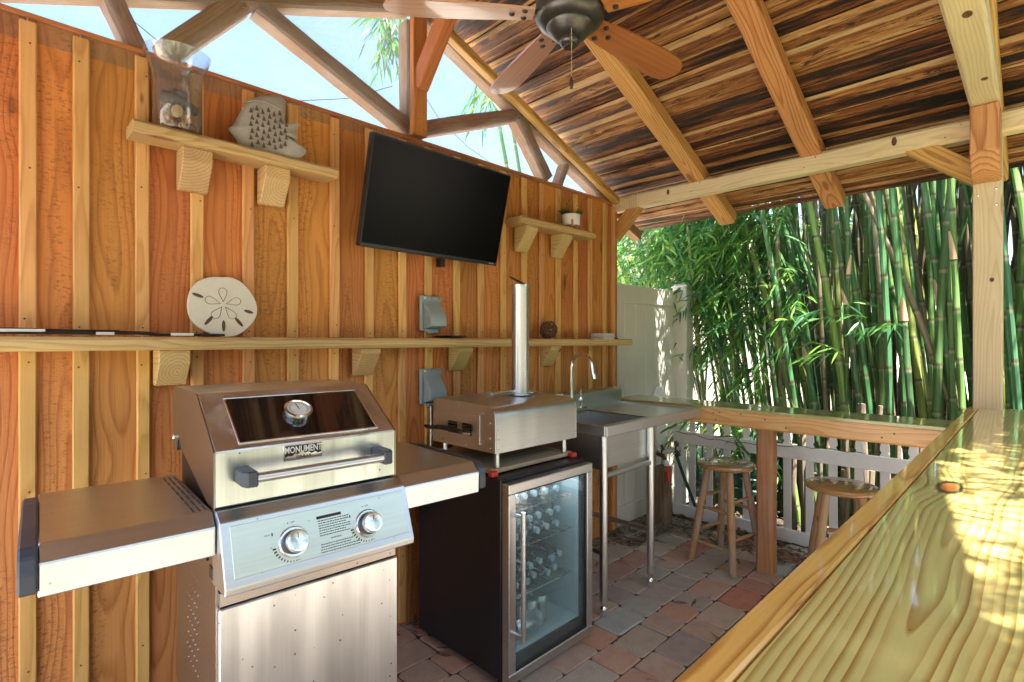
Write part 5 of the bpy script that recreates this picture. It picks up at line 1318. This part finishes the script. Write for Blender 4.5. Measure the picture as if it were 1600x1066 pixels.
# ================================================================ BEYOND: yard, houses, trees
def house(name, x0, x1, y0, y1, h, label, wins, side, wallm='stucco'):
    t = thing(name, ((x0 + x1) / 2, (y0 + y1) / 2, 0), label, 'house')
    MB().box(x0, x1, y0, y1, -.03, h).build('walls', wallm, t, I)
    m = MB(); o_ = .4; xc = (x0 + x1) / 2
    m.poly([(x0 - o_, y0 - o_, h), (x1 + o_, y0 - o_, h), (x1 + o_, y1 + o_, h), (x0 - o_, y1 + o_, h), (x0 + 1, (y0 + y1) / 2, h + 1.6), (x1 - 1, (y0 + y1) / 2, h + 1.6)], [(0, 1, 5, 4), (1, 2, 5), (2, 3, 4, 5), (3, 0, 4), (3, 2, 1, 0)])
    m.build('roof', 'shingle', t, I)
    for a, b, z0, z1 in wins:
        if side == '+y': T = Matrix.Translation((a, y1 + .002, 0)) @ Matrix.Rotation(R(90), 4, 'X')
        else: T = Matrix.Translation((x0 - .002, a, 0)) @ Matrix.Rotation(R(-90), 4, 'Z') @ Matrix.Rotation(R(90), 4, 'X')
        zs_ = -1 if side == '+y' else 1
        f = rect_frame(0, b, z0, z1, .06, -.05 if side == '+y' else 0, 0 if side == '+y' else .05).build('window', 'white_paint', t, T)
        MB().box(.06, b - .06, z0 + .06, z1 - .06, -.02 if side == '+y' else .005, -.005 if side == '+y' else .02).build('pane', 'house_glass', f, T)
    return t
house('yard_house', -9, 5.5, -11.5, -6.8, 2.7, 'cream house across the lawn behind the bar', [(-5, 1.4, .9, 2.1), (-1.5, 1.8, .05, 2.1), (2.2, 1.4, .9, 2.1)], '+y')
house('neighbour_house', 11, 19, 2.0, 11.5, 2.8, 'pale neighbouring house glimpsed through the bamboo', [(4, 1.2, .9, 2.1), (8, 1.2, .9, 2.1)], '-x')
def tree(x, y, h, label, seed, rad=1.5):
    t = thing('tree', (x, y, 0), label, 'tree'); r_ = random.Random(seed)
    MB().tube([(0, 0, 0), (.05, .03, h * .3), (-.05, .05, h * .62)], [.14, .11, .06], 9).build('trunk', 'dead', t, smooth=True)
    m = MB()
    for k in range(7):
        a = k * .9; m.tube([(0, 0, h * (.3 + .04 * k)), (math.cos(a) * rad * .4, math.sin(a) * rad * .4, h * (.5 + .05 * k)), (math.cos(a) * rad * .75, math.sin(a) * rad * .75, h * (.6 + .05 * k))], [.04, .025, .01], 6)
    m.build('limbs', 'dead', t)
    tw_ = []
    for k in range(26):
        v = Vector((r_.gauss(0, 1), r_.gauss(0, 1), r_.gauss(0, .8))).normalized() * r_.uniform(.4, 1) * rad
        for _ in range(20): tw_.append((Vector((x, y, h * .7)) + v + Vector((r_.gauss(0, .25), r_.gauss(0, .25), r_.gauss(0, .2))), (r_.gauss(0, 1), r_.gauss(0, 1), r_.gauss(.2, .7)), .3))
    o = leaf_cloud('crown', tw_, 'tree_leaf', None, None, .10, .16, .5, .2, (5, 9), seed, False); w_ = WM[o.name]; del o['kind']; o.parent = t; o.matrix_basis = WM[t.name].inverted()
tree(10.5, 7.2, 3.9, 'yellowish green tree above the vinyl fence in the distance', 5, 1.3)
tree(14, 3.5, 5.0, 'broad green tree behind the bamboo clump', 6, 2.0)
tree(8.5, -5.0, 5.0, 'dense green tree to the right beyond the bamboo', 8, 2.0)
tree(.6, -6.0, 5.6, 'leafy green tree on the lawn straight behind the near bar', 9, 1.7)
tree(-2.9, -6.0, 5.2, 'leafy green tree on the lawn behind the grill side of the bar', 10, 1.6)
tree(3.9, -6.2, 6.0, 'tall leafy green tree on the lawn near the corner of the cream house', 11, 1.8)
tw = []
for _ in range(60): cluster((rl.uniform(-.4, 3.6), rl.uniform(-1.4, -.75), rl.uniform(3.3, 4.1)), (.35, .25, .2), 17, (.8, .2, -.2), (.3, .5))  # leaves added out of view to shade and dapple the near bar
leaf_cloud('bar_shade_foliage', tw, 'leaf', 'unseen leaf sprays added above the near roof edge to dapple the bar', 'foliage', seed=15)
tree(-7.5, -4.5, 4.5, 'round green tree on the lawn behind the camera', 7, 1.8)
